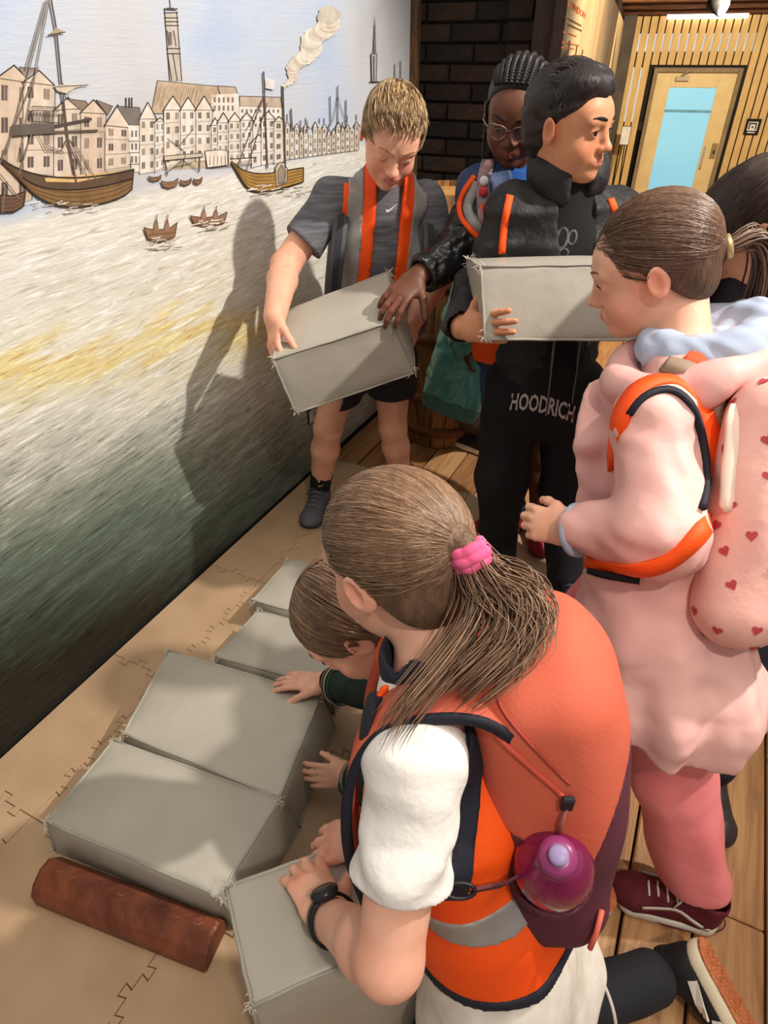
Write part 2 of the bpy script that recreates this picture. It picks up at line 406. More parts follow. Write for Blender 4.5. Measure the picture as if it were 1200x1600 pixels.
def house(x0, x1, yb0, yb1, ye0, ye1, peak, fill, rows=3, cols=2, roof=None, w=1.0):
    """front with a gable: base line yb, eaves ye, gable peak height above the eaves"""
    q = [(x0, ye0), (x1, ye1), (x1, yb1), (x0, yb0)]
    D.poly(q, fill); sh = tuple(int(c*0.86) for c in fill)
    D.poly([quad_pt(q, 0.72, 0), q[1], q[2], quad_pt(q, 0.72, 1)], tuple(int(c*0.94) for c in fill))
    if peak: D.outl([(x0, ye0), ((x0+x1)/2, min(ye0, ye1)-peak), (x1, ye1)], fill, w); D.line([(x0-2, ye0+2), ((x0+x1)/2, min(ye0, ye1)-peak), (x1+2, ye1+2)], w*1.7)
    D.line([q[0], q[3]], w); D.line([q[1], q[2]], w)
    for r in range(rows):
        v0 = (r+0.18)/rows; v1 = (r+0.66)/rows
        if rr.random() < 0.5: D.line([quad_pt(q, 0.03, (r+0.9)/rows), quad_pt(q, 0.97, (r+0.9)/rows)], w*0.8, (140, 122, 108))
        for c in range(cols):
            u0 = (c+0.28)/cols; u1 = (c+0.66)/cols
            D.poly([quad_pt(q, u0, v0), quad_pt(q, u1, v0), quad_pt(q, u1, v1), quad_pt(q, u0, v1)], (104, 92, 88) if rr.random() < 0.7 else (150, 134, 122))
            D.line([quad_pt(q, (u0+u1)/2, v0), quad_pt(q, (u0+u1)/2, v1)], w*0.6, (190, 176, 160))
    for _ in range(10):
        u = rr.random(); v = rr.random()*0.8; D.line([quad_pt(q, u, v), quad_pt(q, u+rr.uniform(-.02, .02), v+0.12)], w*0.6, sh)
cr1, cr2, cr3, cr4 = (222, 206, 190), (228, 218, 206), (230, 224, 216), (214, 194, 174)
# quay and far haze band
D.poly([(0, 255), (200, 250), (330, 248), (560, 226), (560, 236), (330, 262), (200, 268), (0, 290)], (196, 182, 158))
# tall column tower
D.poly([(257, 20), (276, 20), (284, 126), (265, 126)], (196, 188, 178))
for x0, x1 in (((257, 16), (265, 126)), ((276, 18), (284, 126)), ((262, 84), (268, 126)), ((270, 84), (277, 126)), ((261, 48), (264, 72)), ((271, 48), (275, 72))): D.line([x0, x1], 1.6)
for y in (14, 20, 28, 34, 40, 76, 84): D.line([(256+(y-14)*0.07, y), (277+(y-14)*0.07, y)], 1.8)
D.poly([(258, 16), (275, 17), (271, 12), (261, 12)], (80, 72, 66)); D.line([(265, 0), (266, 12)], 1.4); D.poly([(263, 50), (268, 50), (269, 70), (264, 70)], (120, 112, 104))
# far long roofs
D.outl([(246, 126), (340, 135), (344, 152), (310, 175), (236, 178)], (196, 176, 152)); D.outl([(340, 134), (368, 136), (372, 148), (344, 148)], (186, 168, 148))
D.outl([(374, 150), (438, 152), (441, 168), (375, 166)], (190, 174, 156)); D.poly([(374, 166), (441, 168), (443, 255), (374, 255)], cr3)
D.poly([(330, 148), (372, 146), (376, 255), (330, 255)], cr2)
for i in range(9):
    for j in range(3): D.poly([(377+i*7, 171+j*11), (380+i*7, 171+j*11), (380+i*7, 176+j*11), (377+i*7, 176+j*11)], (130, 118, 108))
for i in range(5):
    for j in range(2): D.poly([(334+i*7, 152+j*13), (337+i*7, 152+j*13), (337+i*7, 160+j*13), (334+i*7, 160+j*13)], (130, 118, 108))
for i in range(30): x = 240+i*3.3; D.line([(x, 172-rr.random()*20), (x+6, 132+rr.random()*6)], 0.7, (140, 112, 84))
# rows of gabled houses
house(-6, 50, 330, 312, 122, 130, 20, cr4, 4, 2, w=1.4); house(36, 86, 275, 272, 128, 134, 18, cr1, 4, 2, w=1.3)
D.poly([(30, 106), (58, 108), (40, 122)], (150, 138, 126)); D.line([(30, 105), (58, 107)], 1.2)
house(84, 128, 280, 276, 172, 170, 18, cr1, 3, 2, w=1.2); D.outl([(104, 154), (134, 158), (148, 176), (128, 174)], (140, 124, 110))
house(126, 166, 278, 272, 176, 178, 20, cr4, 3, 2, w=1.2); D.outl([(150, 156), (176, 166), (168, 180)], (138, 124, 112))
house(164, 204, 268, 262, 196, 200, 32, cr1, 3, 2, w=1.3); D.outl([(182, 166), (218, 168), (222, 196), (202, 196)], (126, 120, 116))
for x in (197, 202, 206): D.line([(x, 153), (x, 168)], 2)
D.poly([(200, 196), (222, 196), (228, 270), (206, 268)], cr3)
for j in range(3):
    for i in range(3): D.poly([(205+i*6, 204+j*20), (208+i*6, 204+j*20), (208+i*6, 214+j*20), (205+i*6, 214+j*20)], (120, 110, 104))
    D.line([(201, 221+j*18), (228, 220+j*18)], 1.2)
house(218, 244, 272, 268, 186, 186, 26, cr2, 4, 2); house(242, 258, 270, 262, 190, 190, 6, cr3, 4, 2); house(256, 284, 264, 256, 172, 172, 22, cr2, 4, 2)
house(282, 306, 256, 250, 172, 172, 20, cr3, 4, 2); house(306, 332, 252, 250, 172, 172, 22, cr2, 4, 2); house(330, 342, 262, 258, 196, 196, 12, cr3, 4, 1)
house(340, 358, 258, 256, 192, 192, 16, cr3, 4, 2); house(357, 377, 256, 254, 190, 190, 14, cr2, 4, 2); house(376, 395, 254, 252, 188, 188, 12, cr3, 4, 2)
house(393, 416, 262, 256, 222, 222, 12, cr3, 2, 2); house(408, 430, 258, 254, 186, 186, 12, cr3, 4, 2); house(428, 444, 256, 252, 190, 190, 8, cr2, 4, 1)
for i in range(16):
    x = 446+i*7.2; hh = rr.uniform(196, 212); house(x, x+6.8, 250-i*1.0, 249-i*1.0, hh, hh, rr.choice([0, 6, 9]), rr.choice([cr2, cr3, (214, 204, 186)]), 3, 1, w=0.7)
    if rr.random() < 0.6: D.line([(x+3, hh-8), (x+3, hh-rr.uniform(14, 24))], 1.1)
# wharf crane and jetty
D.outl([(256, 244), (316, 239), (317, 245), (257, 251)], (204, 192, 172)); D.line([(258, 251), (262, 274)], 1.4); D.line([(312, 246), (312, 268)], 1.4)
for a, b in (((262, 216), (290, 238)), ((280, 228), (302, 202)), ((258, 272), (286, 250)), ((286, 250), (312, 268)), ((270, 262), (300, 255)), ((290, 240), (285, 262))): D.line([a, b], 1.0)
D.outl([(320, 236), (346, 234), (356, 236), (356, 258), (324, 262)], cr2)
for i in range(5): D.line([(328+i*6, 244), (328+i*6, 258)], 1.0)
D.line([(330, 262), (394, 257)], 1.0); D.line([(360, 248), (400, 246)], 1.0)
# steam plume and funnel
for i in range(34):
    t = i/33; x = 444+t*76+6*math.sin(t*17); y = 134-t*112; r = 4+13*math.sin(min(t*1.5, 1)*1.57)
    D.poly([(x+r*math.cos(a)*rr.uniform(.8, 1.15), y+r*0.8*math.sin(a)) for a in np.linspace(0, 6.28, 12, endpoint=False)], rr.choice([(226, 216, 200), (232, 226, 214), (216, 208, 196), (204, 194, 180)]))
# spire near the wall end
D.poly([(583, 84), (586, 22), (588, 84)], (120, 116, 116)); D.outl([(580, 84), (589, 84), (588, 128), (581, 128)], (176, 172, 168)); D.line([(584, 88), (584, 126)], 1.6); D.line([(578, 128), (592, 128)], 2)
D.line([(617, 100), (617, 125)], 1.0); D.line([(626, 95), (626, 128)], 1.0)
# ship hulls
def ship(deck, keel, fill, dark, plank=5):
    D.outl(deck+keel[::-1], fill, 2.0, (54, 42, 34)); n = plank
    for i in range(1, n):
        t = i/n; L_ = [lerp2(deck[min(int(k*(len(deck)-1)/8), len(deck)-1)], keel[min(int(k*(len(keel)-1)/8), len(keel)-1)], t) for k in range(9)]
        D.line(L_, 1.2, dark)
def bez(p, n=14):
    p = [np.array(q, float) for q in p]; o = []
    for t in np.linspace(0, 1, n):
        q = p[:]
        while len(q) > 1: q = [a+(b-a)*t for a, b in zip(q[:-1], q[1:])]
        o.append(tuple(q[0]))
    return o
ship(bez([(0, 248), (40, 280), (110, 290), (209, 265)]), bez([(0, 250), (55, 300), (60, 345), (130, 325), (190, 318), (206, 296)]), (134, 104, 70), (96, 70, 48), 6)
D.poly(bez([(2, 247), (40, 278), (110, 290), (209, 265)])+bez([(207, 280), (120, 306), (60, 300), (36, 276)]), (98, 80, 64))
D.line(bez([(36, 277), (60, 300), (120, 306), (207, 279)]), 2.2, (48, 40, 36)); D.poly(bez([(70, 278), (130, 272), (180, 270), (205, 266)])+[(200, 268), (120, 285), (72, 284)], (222, 186, 128))
D.line(bez([(2, 248), (40, 278), (110, 289), (209, 265)]), 3, (60, 50, 44))
ship([(0, 305), (20, 306), (40, 299)], [(0, 332), (22, 331), (37, 322)], (112, 86, 68), (80, 60, 48), 4)
ship(bez([(362, 252), (392, 284), (430, 268), (474, 262)]), bez([(362, 254), (384, 292), (388, 304), (394, 306), (440, 296), (474, 284)]), (176, 138, 76), (120, 90, 52), 5)
D.outl([(430, 262), (436, 254), (444, 254), (449, 264), (449, 284), (432, 292)], (190, 176, 158)); D.outl([(434, 268), (440, 258), (446, 268), (445, 284), (435, 288)], (160, 144, 124))
# rowing boats
for (x, y, wd, h) in ((251, 362, 26, 16), (326, 342, 29, 12), (242, 278, 10, 5), (265, 286, 13, 8), (290, 284, 9, 6), (309, 282, 7, 6)):
    D.outl([(x-wd, y-h*.4), (x-wd*.3, y-h*.15), (x+wd*.5, y-h*.3), (x+wd, y-h*.9), (x+wd*.85, y+h*.5), (x, y+h), (x-wd*.75, y+h*.7)], (150, 116, 90), 1.3, (84, 62, 50))
    D.line([(x-wd*.7, y+h*.3), (x+wd*.8, y+h*.1)], 1.0, (96, 70, 54))
    for k in (-.25, .4):
        if wd > 20: D.poly([(x+wd*k-4, y-h*.1), (x+wd*k-2, y-h*1.0), (x+wd*k, y-h*1.35), (x+wd*k+3, y-h*.8), (x+wd*k+4, y-h*.1)], (164, 128, 108)); D.line([(x+wd*k, y-h*.8), (x+wd*k+1, y-h*1.7)], 1.2)
# masts, yards, rigging
D.line([(80, 0), (88, 45), (96, 130), (106, 215), (119, 285)], 3.0, (96, 84, 76)); D.poly([(75, 55), (88, 43), (101, 50), (88, 54)], (176, 160, 140)); D.line([(75, 55), (102, 50)], 1.6)
for a, b in (((75, 0), (10, 240)), ((72, 0), (40, 110)), ((77, 0), (30, 250)), ((98, 130), (106, 150)), ((0, 255), (60, 105)), ((30, 272), (52, 200)), ((0, 272), (30, 310)), ((8, 290), (4, 332))): D.line([a, b], 1.8, (128, 116, 106))
D.line([(73, 200), (142, 186)], 4.5, (84, 74, 68)); D.line([(60, 208), (152, 204)], 3.5, (96, 84, 76)); D.line([(20, 212), (60, 208)], 3, (70, 64, 60)); D.poly([(18, 195), (84, 192), (86, 208), (16, 212)], (104, 96, 90))
for y in (166, 172, 178, 190): D.line([(50, y), (92, y+2)], 1.4)
for i in range(8): D.line([(48+i*5, 176), (46+i*5, 192)], 1.3)
D.poly([(84, 134), (100, 132), (138, 132), (118, 137), (104, 146), (90, 142)], (210, 196, 178)); D.line([(84, 136), (138, 133)], 1.3)
for a, b in (((108, 218), (140, 284)), ((110, 220), (130, 270)), ((112, 216), (152, 284)), ((104, 222), (118, 250)), ((70, 226), (100, 238)), ((60, 212), (72, 236)), ((72, 236), (96, 236)), ((96, 236), (104, 218))): D.line([a, b], 1.4, (120, 104, 92))
for a, b, w in (((412, 112), (418, 262), 2.2), ((442, 136), (446, 262), 2.6), ((412, 152), (372, 258), 1.2), ((418, 160), (385, 268), 1.0), ((413, 150), (384, 205), 1.0), ((516, 150), (517, 196), 1.4), ((528, 134), (528, 194), 1.4),
                ((541, 156), (541, 200), 1.4), ((528, 150), (520, 190), 0.8), ((528, 150), (540, 190), 0.8), ((455, 170), (457, 205), 2.0), ((470, 188), (470, 206), 1.4), ((480, 188), (480, 206), 1.2)): D.line([a, b], w, (92, 80, 74))
D.poly([(414, 121), (430, 126), (428, 140), (415, 138)], (224, 222, 220))
# spray lines under the hulls
for (x0, x1, y) in ((40, 150, 322), (385, 480, 296), (225, 275, 378), (300, 350, 350)):
    for i in range(24):
        x = rr.uniform(x0, x1); yy = y+rr.uniform(-6, 12); D.line([(x, yy), (x+rr.uniform(5, 16), yy-rr.uniform(0, 4))], rr.uniform(.8, 2), rr.choice([(236, 232, 222), (226, 220, 206), (170, 160, 146)]))
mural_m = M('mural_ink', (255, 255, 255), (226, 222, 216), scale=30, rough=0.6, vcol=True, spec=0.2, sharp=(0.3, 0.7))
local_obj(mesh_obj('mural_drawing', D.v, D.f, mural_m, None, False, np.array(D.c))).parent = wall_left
bpy.data.objects['mural_drawing'].matrix_parent_inverse = Matrix.Identity(4); bpy.data.objects['mural_drawing'].matrix_basis = Matrix.Identity(4)

# skirting strip and little chips along the foot of the mural
mb = MB(); mb.box((WLEN/2, -0.004, 0.008), (WLEN/2, 0.004, 0.008)); local_obj(mb.build('baseboard_left', M('black_skirt', (22, 20, 18)))); tag(bpy.data.objects['baseboard_left'], 'thin black strip at foot of mural', kind='structure')
for i, (px, py) in enumerate(((10, 1166), (166, 1030), (320, 886), (432, 786))):
    p = atz(px, py, 0.012); mb = MB(); mb.box(p+WN*0.006, (0.012, 0.005, 0.007), RW, 0.002); mb.build('fixing_clip', M('black_clip', (20, 18, 18)) if i else M('white_clip', (230, 228, 220)), wall_left)

# ---- floors
n_of = lambda p: (np.asarray(p)-A0) @ WN
d_of = lambda p: (np.asarray(p)-A0) @ WD
RF = np.stack([WD, WN, V(0, 0, -1)], 1)
def fl(d, n, z=0.0): p = A0+WD*d+WN*n; return V(p[0], p[1], z)
plank_m = [M('plank_%d' % i, c1, c2, scale=5, rough=0.45, bump=0.2, bscale=14, stretch=(.7, 7, 7), detail=7, dist=1.0, spec=0.4) for i, (c1, c2) in enumerate((((190, 142, 94), (152, 106, 64)), ((180, 132, 86), (142, 98, 60)), ((198, 152, 104), (162, 116, 74)), ((172, 124, 80), (134, 92, 56))))]
floor = empty('floor', (0, 0, 0), 'worn golden brown timber plank floor of the gallery', kind='structure')
mb = MB(); mb.box(fl(1.3, 1.0, -0.05), (3.3, 2.4, 0.02), RF); mb.build('sub_floor', M('gap_dark', (30, 20, 12)), floor)
rp = random.Random(5); PW = 0.134; MATN, MATD = 1.13, None
far_d = d_of(atz(523, 727, 0)); far_d2 = d_of(atz(745, 772, 0)); FARD = (far_d+far_d2)/2
plank_mesh = {}
def plank(d0, d1, n0, mi):
    L = d1-d0; o_m = None
    me = plank_mesh.get((round(L, 3), mi))
    if me is None:
        b = MB(); b.box((0, 0, 0), (L/2, (PW-0.006)/2, 0.012), None, 0.003)
        o = b.build('floor_plank', plank_m[mi]); me = o.data; plank_mesh[(round(L, 3), mi)] = me
    else: o = bpy.data.objects.new('floor_plank', me); COL.objects.link(o)
    o.parent = floor; p = fl((d0+d1)/2, n0+PW/2, -0.0135+rp.uniform(-.001, .001)); o.location = tuple(p)
    o.rotation_euler = (0, 0, math.atan2(WD[1], WD[0]))
off = 1.46-PW*11 % PW
for i in range(-1, 27):
    n0 = 0.012+i*PW-0.006
    if n0 < -0.01: continue
    cuts = [-1.9+rp.uniform(0, .8)]
    while cuts[-1] < 4.4: cuts.append(cuts[-1]+rp.choice([1.1, 1.6, 2.1]))
    for a, b in zip(cuts[:-1], cuts[1:]):
        plank(a, b-0.003, n0, rp.randrange(4))
# lower landing in front of the far door, reached by a ramp
SD = V(math.sin(math.radians(18)), math.cos(math.radians(18)), 0); SN = V(SD[1], -SD[0], 0)
DOORP = aty(1092, 106, 10.0); LOWZ = DOORP[2]-2.08
RS = np.stack([SD, SN, V(0, 0, -1)], 1)
mb = MB(); pa = V(1.6, 3.6, 0); pb = V(2.6, 6.6, LOWZ)
q = [pa-SN*1.8, pa+SN*3.2, pb+SN*3.2, pb-SN*1.8, pb+SD*4.4+SN*3.2, pb+SD*4.4-SN*1.8]
mb.add([x+V(0, 0, -0.02) for x in q]+[x+V(0, 0, -0.12) for x in q], [(0, 1, 2, 3), (3, 2, 4, 5), (6, 9, 8, 7), (9, 11, 10, 8), (0, 6, 7, 1), (5, 4, 10, 11), (0, 3, 9, 6), (3, 5, 11, 9), (1, 7, 8, 2), (2, 8, 10, 4)])
tag(mb.build('floor_ramp', plank_m[3]), 'timber ramp leading down to the far door', kind='structure')

# ---- foam puzzle mat: each tile has its own jigsaw edge
TS = 0.455; N0 = 0.21; D0 = d_of(atz(234, 1051, 0))-2*TS
def jig(k, amp, seed):
    o = []
    for i in range(k):
        c = .12+.76*(i+0.5)/k; s_ = 1 if (i % 2 == 0) else -1
        w = .125/k; o += [(c-w, 0.0), (c-w*1.6, s_*amp), (c+w*1.6, s_*amp), (c+w, 0.0)]
    return o
def edge_pts(a, b, seed, flat):
    a = np.array(a, float); b = np.array(b, float); d = b-a; nn = np.array([-d[1], d[0]])/np.linalg.norm(d)
    pts = [a] if flat else [a]+[a+d*u+nn*w for u, w in jig(max(2, round(np.linalg.norm(d)/.057)), 0.017, seed)]
    return pts
foam_m = M('foam_mat', (184, 154, 122), (172, 142, 110), scale=6, rough=0.75, bump=0.35, bscale=420, detail=2, spec=0.3, bdist=0.002)
mat_root = empty('foam_puzzle_mat', fl(0.5, 0.5), 'brown interlocking foam puzzle mat laid along the foot of the mural', 'mat')
ncut = [0.012, N0, N0+TS, N0+2*TS+0.02]; dcut = [D0+TS*i for i in range(-3, 4)]; dcut = [x for x in dcut if x < FARD-0.05]+[FARD]
GAP = 0.0008
def inset(P, g):
    P = np.array(P); e = np.roll(P, -1, 0)-P; e /= np.maximum(np.linalg.norm(e, axis=1), 1e-9)[:, None]; nn = np.stack([-e[:, 1], e[:, 0]], 1); pn = np.roll(nn, 1, 0)
    m = nn+pn; m /= np.maximum((m*nn).sum(1), .35)[:, None]; return list(P+m*g)
for i in range(len(dcut)-1):
    for j in range(len(ncut)-1):
        d0, d1, n0, n1 = dcut[i], dcut[i+1], ncut[j], ncut[j+1]
        P_ = []
        P_ += edge_pts((d0, n0), (d1, n0), 1, j == 0)
        P_ += edge_pts((d1, n0), (d1, n1), 2, i == len(dcut)-2)
        e = edge_pts((d0, n1), (d1, n1), 1, j == len(ncut)-2); P_ += [np.array((d1, n1))]+e[:0:-1]
        e = edge_pts((d0, n0), (d0, n1), 2, i == 0); P_ += [np.array((d0, n1))]+e[:0:-1]
        c_ = np.array(((d0+d1)/2, (n0+n1)/2)); P_ = inset(P_, GAP)
        w = [fl(p[0], p[1]) for p in P_]; n = len(w); zt = 0.0135
        vs = [(x[0], x[1], -0.0005) for x in w]+[(x[0], x[1], zt-0.0012) for x in w]+[tuple(fl(*p))[:2]+(zt,) for p in inset(P_, .0011)]
        f = [(a, (a+1) % n, n+(a+1) % n, n+a) for a in range(n)]+[(n+a, n+(a+1) % n, 2*n+(a+1) % n, 2*n+a) for a in range(n)]+[tuple(range(2*n, 3*n))]
        mesh_obj('mat_tile', vs, f, foam_m, mat_root, False)
MZ = 0.0135

# ---- back: dark brick recess, posts, graphic wall
brick_ms = [M('brick_%d' % i, c, tuple(int(x*.7) for x in c), scale=20, rough=0.9, bump=0.5, bscale=60) for i, c in enumerate(((56, 40, 29), (46, 33, 24), (64, 47, 33), (40, 30, 23)))]
mort = M('mortar_dark', (32, 25, 19), rough=0.95)
def brick_wall(name, p0, dirv, length, height, label, depth=0.1):
    nv = V(dirv[1], -dirv[0], 0); Rb = np.stack([dirv, nv, V(0, 0, -1)], 1)
    w = tag(empty(name, p0, label, kind='structure'), kind='structure')
    b = MB(); b.box(p0+dirv*length/2-nv*(depth/2+0.004)+V(0, 0, height/2), (length/2, depth/2, height/2), Rb); b.build('mortar_bed', mort, w)
    bl, bh = 0.215, 0.068; r = random.Random(11); cache = {}
    for row in range(int(height/bh)):
        x = -0.11 if row % 2 else 0.0
        while x < length:
            a, c = max(x, 0)+0.005, min(x+bl, length)-0.005
            if c-a > 0.03:
                L = round(c-a, 3); mi = r.randrange(4); k = (L, mi)
                if k not in cache:
                    b = MB(); b.box((0, 0, 0), (L/2, 0.012, bh/2-0.005), None, 0.004); o = b.build('brick', brick_ms[mi]); cache[k] = o.data
                else: o = bpy.data.objects.new('brick', cache[k]); COL.objects.link(o)
                o.parent = w; o.location = tuple(dirv*(a+c)/2+nv*r.uniform(-.004, .003)+V(0, 0, row*bh+bh/2)); o.rotation_euler = (0, 0, math.atan2(dirv[1], dirv[0]))
            x += bl
    return w
WE = WB+WD*WLEN
PD = WN
def col_hit(px, p0, dirv):      # where the sight line through column px meets the line p0 + k dirv (plan view)
    d = ray(px, 90); a = np.array([[d[0], -dirv[0]], [d[1], -dirv[1]]]); return np.linalg.solve(a, p0[:2])[1]
BW0 = WE+WD*0.16; k1 = col_hit(806, BW0, PD)
brick_wall('wall_back', BW0-PD*0.1, PD, k1+0.16, 2.6, 'dark brown brick wall in the recess behind the barrel')
PR0 = BW0+PD*(k1-0.02)-WD*0.09; k2 = col_hit(862, PR0, PD)
brick_wall('wall_pier', PR0, PD, k2, 2.6, 'brick pier beside the graphic wall')
dark_wood = M('dark_post', (58, 40, 28), (42, 28, 20), scale=10, rough=0.7, stretch=(8, 8, 1))
brown_wood = M('brown_post', (104, 74, 48), (70, 48, 30), scale=12, rough=0.7, stretch=(8, 8, 1))
mb = MB(); mb.box(WE+WD*0.02+WN*0.012+V(0, 0, 1.5), (0.02, 0.018, 1.5), RW, 0.004); tag(mb.build('trim_1', brown_wood), 'brown timber post at the end of the mural', kind='structure')
# graphic wall receding to the far door
SP = V(*aty(876, 90, 2.86)[:2], 0); SFAR = 0
def on_sign(px, py, lift=0.0):
    d = ray(px, py); t = ((SP-CAM) @ SN + lift)/(d @ SN); return CAM+d*t
sl = np.linalg.norm((on_sign(974, 100)-SP)[:2]); 
mb = MB(); mb.box(SP+SD*sl/2-SN*0.06+V(0, 0, 0.75), (sl/2, 0.05, 1.55), RS); tag(mb.build('wall_graphic', dark_wood), 'dark timber wall carrying the long graphic panel', kind='structure')
ztop = on_sign(975, 37)[2]
mb = MB(); mb.box(SP+SD*(sl/2+0.02)+SN*0.0+V(0, 0, (ztop-0.6)/2), (sl/2-0.03, 0.012, (ztop+0.6)/2), RS, 0.003)
sign = tag(mb.build('graphic_panel', M('graphic_paper', (236, 208, 160), (206, 166, 118), scale=1.6, rough=0.6, detail=8, stretch=(1, 1, 0.5), dist=0.6, sharp=(0.30, 0.60))), 'cream graphic panel with orange heading running along the receding wall', 'sign')
mb = MB(); mb.box(SP-SD*0.03-SN*0.018+V(0, 0, 0.9), (0.02, 0.02, 1.5), RS, 0.004); tag(mb.build('trim_2', dark_wood), 'dark timber post at the near end of the graphic panel', kind='structure')
def text_mesh(txt, size, font_bold=0.0):
    cu = bpy.data.curves.new('t', 'FONT'); cu.body = txt; cu.size = size; cu.resolution_u = 2; cu.offset = font_bold
    o = bpy.data.objects.new('t', cu); COL.objects.link(o); dg = bpy.context.evaluated_depsgraph_get(); dg.update()
    me = bpy.data.meshes.new_from_object(o.evaluated_get(dg)); v = np.array([x.co[:] for x in me.vertices]); f = [tuple(p.vertices) for p in me.polygons]
    bpy.data.objects.remove(o); bpy.data.meshes.remove(me); return v, f
def sign_text(name, txt, px0, py0, px1, hpx, mat, bold=0.0):
    v, f = text_mesh(txt, 1.0, bold); a = on_sign(px0, py0); b = on_sign(px1, py0)
    L = abs((b-a) @ SD); w = v[:, 0].max()-v[:, 0].min(); hz = on_sign(px0, py0-hpx)[2]-a[2]
    hh = v[:, 1].max()
    W = a+np.outer((v[:, 0]-v[:, 0].min())/w*L, SD)+np.outer(v[:, 1]/hh*hz, V(0, 0, 1))+SN*0.0135
    mesh_obj(name, W, f, mat, sign, False)
orange_ink = M('orange_ink', (226, 120, 70)); grey_ink = M('grey_ink', (120, 92, 66))
sign_text('heading', 'LONDON', 880, 9, 912, 13, orange_ink, 0.03)
def sign_bar(px0, py0, px1, hpx, mat):
    a = on_sign(px0, py0); L = abs((on_sign(px1, py0)-a) @ SD); hz = abs(on_sign(px0, py0-hpx)[2]-a[2]); b = MB(); x = 0; r = random.Random(px1)
    while x < L-0.02:
        w = min(r.uniform(.08, .2), L-x); b.box(a+SD*(x+w/2)+SN*0.0135+V(0, 0, 0), (w/2, 0.0008, hz/2), RS); x += w+0.03
    b.build('text_line', mat, sign)['kind'] = 'stuff'
for (x0, y0, x1, h, m_) in ((877, 27, 905, 3, grey_ink), (876, 36, 906, 3, grey_ink), (874, 50, 897, 2.4, orange_ink), (872, 66, 901, 2.2, orange_ink), (871, 74, 892, 2.2, orange_ink)): sign_bar(x0, y0, x1, h, m_)
for (x0, y0, h) in ((872, 104, 7), (886, 108, 9), (897, 110, 10)):
    b = MB(); a = on_sign(x0, y0)
    for k in range(3): b.box(a+SD*(k*0.09)+SN*0.0135+V(0, 0, 0.02*k), (0.03, 0.0008, 0.018+0.01*k), RS)
    b.build('small_picture', grey_ink, sign)['kind'] = 'stuff'
# ================================================================= far slatted screen with the door
FP = aty(1092, 106, 10.0); FN = -SD; FX = SN                     # screen plane through the door head, across the gallery
def on_far(px, py, lift=0.0):
    d = ray(px, py); t = ((FP-CAM) @ SD - lift)/(d @ SD); return CAM+d*t
RFAR = np.stack([FX, SD, V(0, 0, 1)], 1)
def ff(px, py, lift=0.0): p = on_far(px, py, lift); return p
screen = empty('wall_far', V(FP[0], FP[1], LOWZ), 'pale timber slatted screen at the far end of the gallery', kind='structure')
slat_m = M('pale_slat', (226, 190, 128), (212, 172, 108), scale=6, rough=0.6, stretch=(6, 6, 1))
xL = (ff(988, 60)-FP) @ FX; xR = (ff(1420, 60)-FP) @ FX; zt = ff(1092, 24)[2]; zdoor = FP[2]
dxl = (ff(1023, 106)-FP) @ FX; dxr = (ff(1162, 106)-FP) @ FX
pitch = ((ff(1172, 60)-ff(1047, 60)) @ FX)/9.6
sw = pitch*0.84; x = xL; cache = {}
while x < xR:
    z0 = LOWZ
    if dxl-sw*0.4 < x+sw/2 < dxr+sw*0.4: z0 = zdoor+0.03
    k = round(z0, 2)
    if k not in cache:
        b = MB(); b.box((0, 0, 0), (sw/2, 0.012, (zt-z0)/2), None, 0.003); o = b.build('slat', slat_m); cache[k] = o.data
    else: o = bpy.data.objects.new('slat', cache[k]); COL.objects.link(o)
    o.parent = screen; p = FP+FX*(x+sw/2)+SD*0.0; o.location = (p[0]-FP[0], p[1]-FP[1], (zt+z0)/2-LOWZ); o.rotation_euler = (0, 0, math.atan2(FX[1], FX[0]))
    x += pitch
for py, h in ((44, .05), (88, .05), (200, .05)):
    b = MB(); zc = ff(1092, py)[2]
    if py < 150: b.box(FP+FX*(xL+xR)/2+SD*0.03+V(0, 0, zc-FP[2]), ((xR-xL)/2, 0.015, 0.05), RFAR)
    else: b.box(FP+FX*(xL+dxl)/2+SD*0.03+V(0, 0, zc-FP[2]), ((dxl-xL)/2, 0.015, 0.05), RFAR)
    b.build('back_rail', dark_wood, screen)
# pale wall glows in place of daylight; dark sheets added to black out gaps
mb = MB(); mb.box(FP+SD*1.2+V(0, 0, -0.4), (3.4, 0.04, 2.2), RFAR); tag(mb.build('wall_beyond', M('glow_white', (226, 232, 236), (216, 224, 230), emit=(214, 232, 244), estr=0.55)), 'white wall with added daylight glow seen through the slats', kind='structure')
mb = MB(); mb.box(FP+FX*(dxr+xR+0.1)/2+SD*0.06+V(0, 0, -0.3), ((xR-dxr)/2, 0.01, 1.9), RFAR); mb.build('gap_blackout', M('blackout_black', (26, 20, 16)), screen)
mb = MB(); mb.box(FP+SD*0.06+V(0, 0, zt-FP[2]+0.0), ((xR-xL)/2, 0.01, 0.09), RFAR); mb.build('gap_blackout', M('blackout_black', (26, 20, 16)), screen)
zb0 = ff(1092, 92)[2]; zb1 = ff(1092, 44)[2]
for (x0, x1, z0, z1) in ((xL, xR, zb1, zt+.1), (dxl-.25, dxr+.1, ZT0 := FP[2], zb0), (xL+0.02, xL+.3, ff(1000, 105)[2], ff(1000, 85)[2]), (xL, dxl, LOWZ, ff(1000, 200)[2]), (dxl-.10, dxl+.02, LOWZ, FP[2]), (dxr-.02, dxr+.12, LOWZ, FP[2])):
    b = MB(); b.box(FP+FX*(x0+x1)/2+SD*0.055+V(0, 0, (z0+z1)/2-FP[2]), ((x1-x0)/2, 0.008, (z1-z0)/2), RFAR); b.build('gap_blackout', M('blackout_black', (26, 20, 16)), screen)  # added sheets that keep the wall glow out of the slat gaps
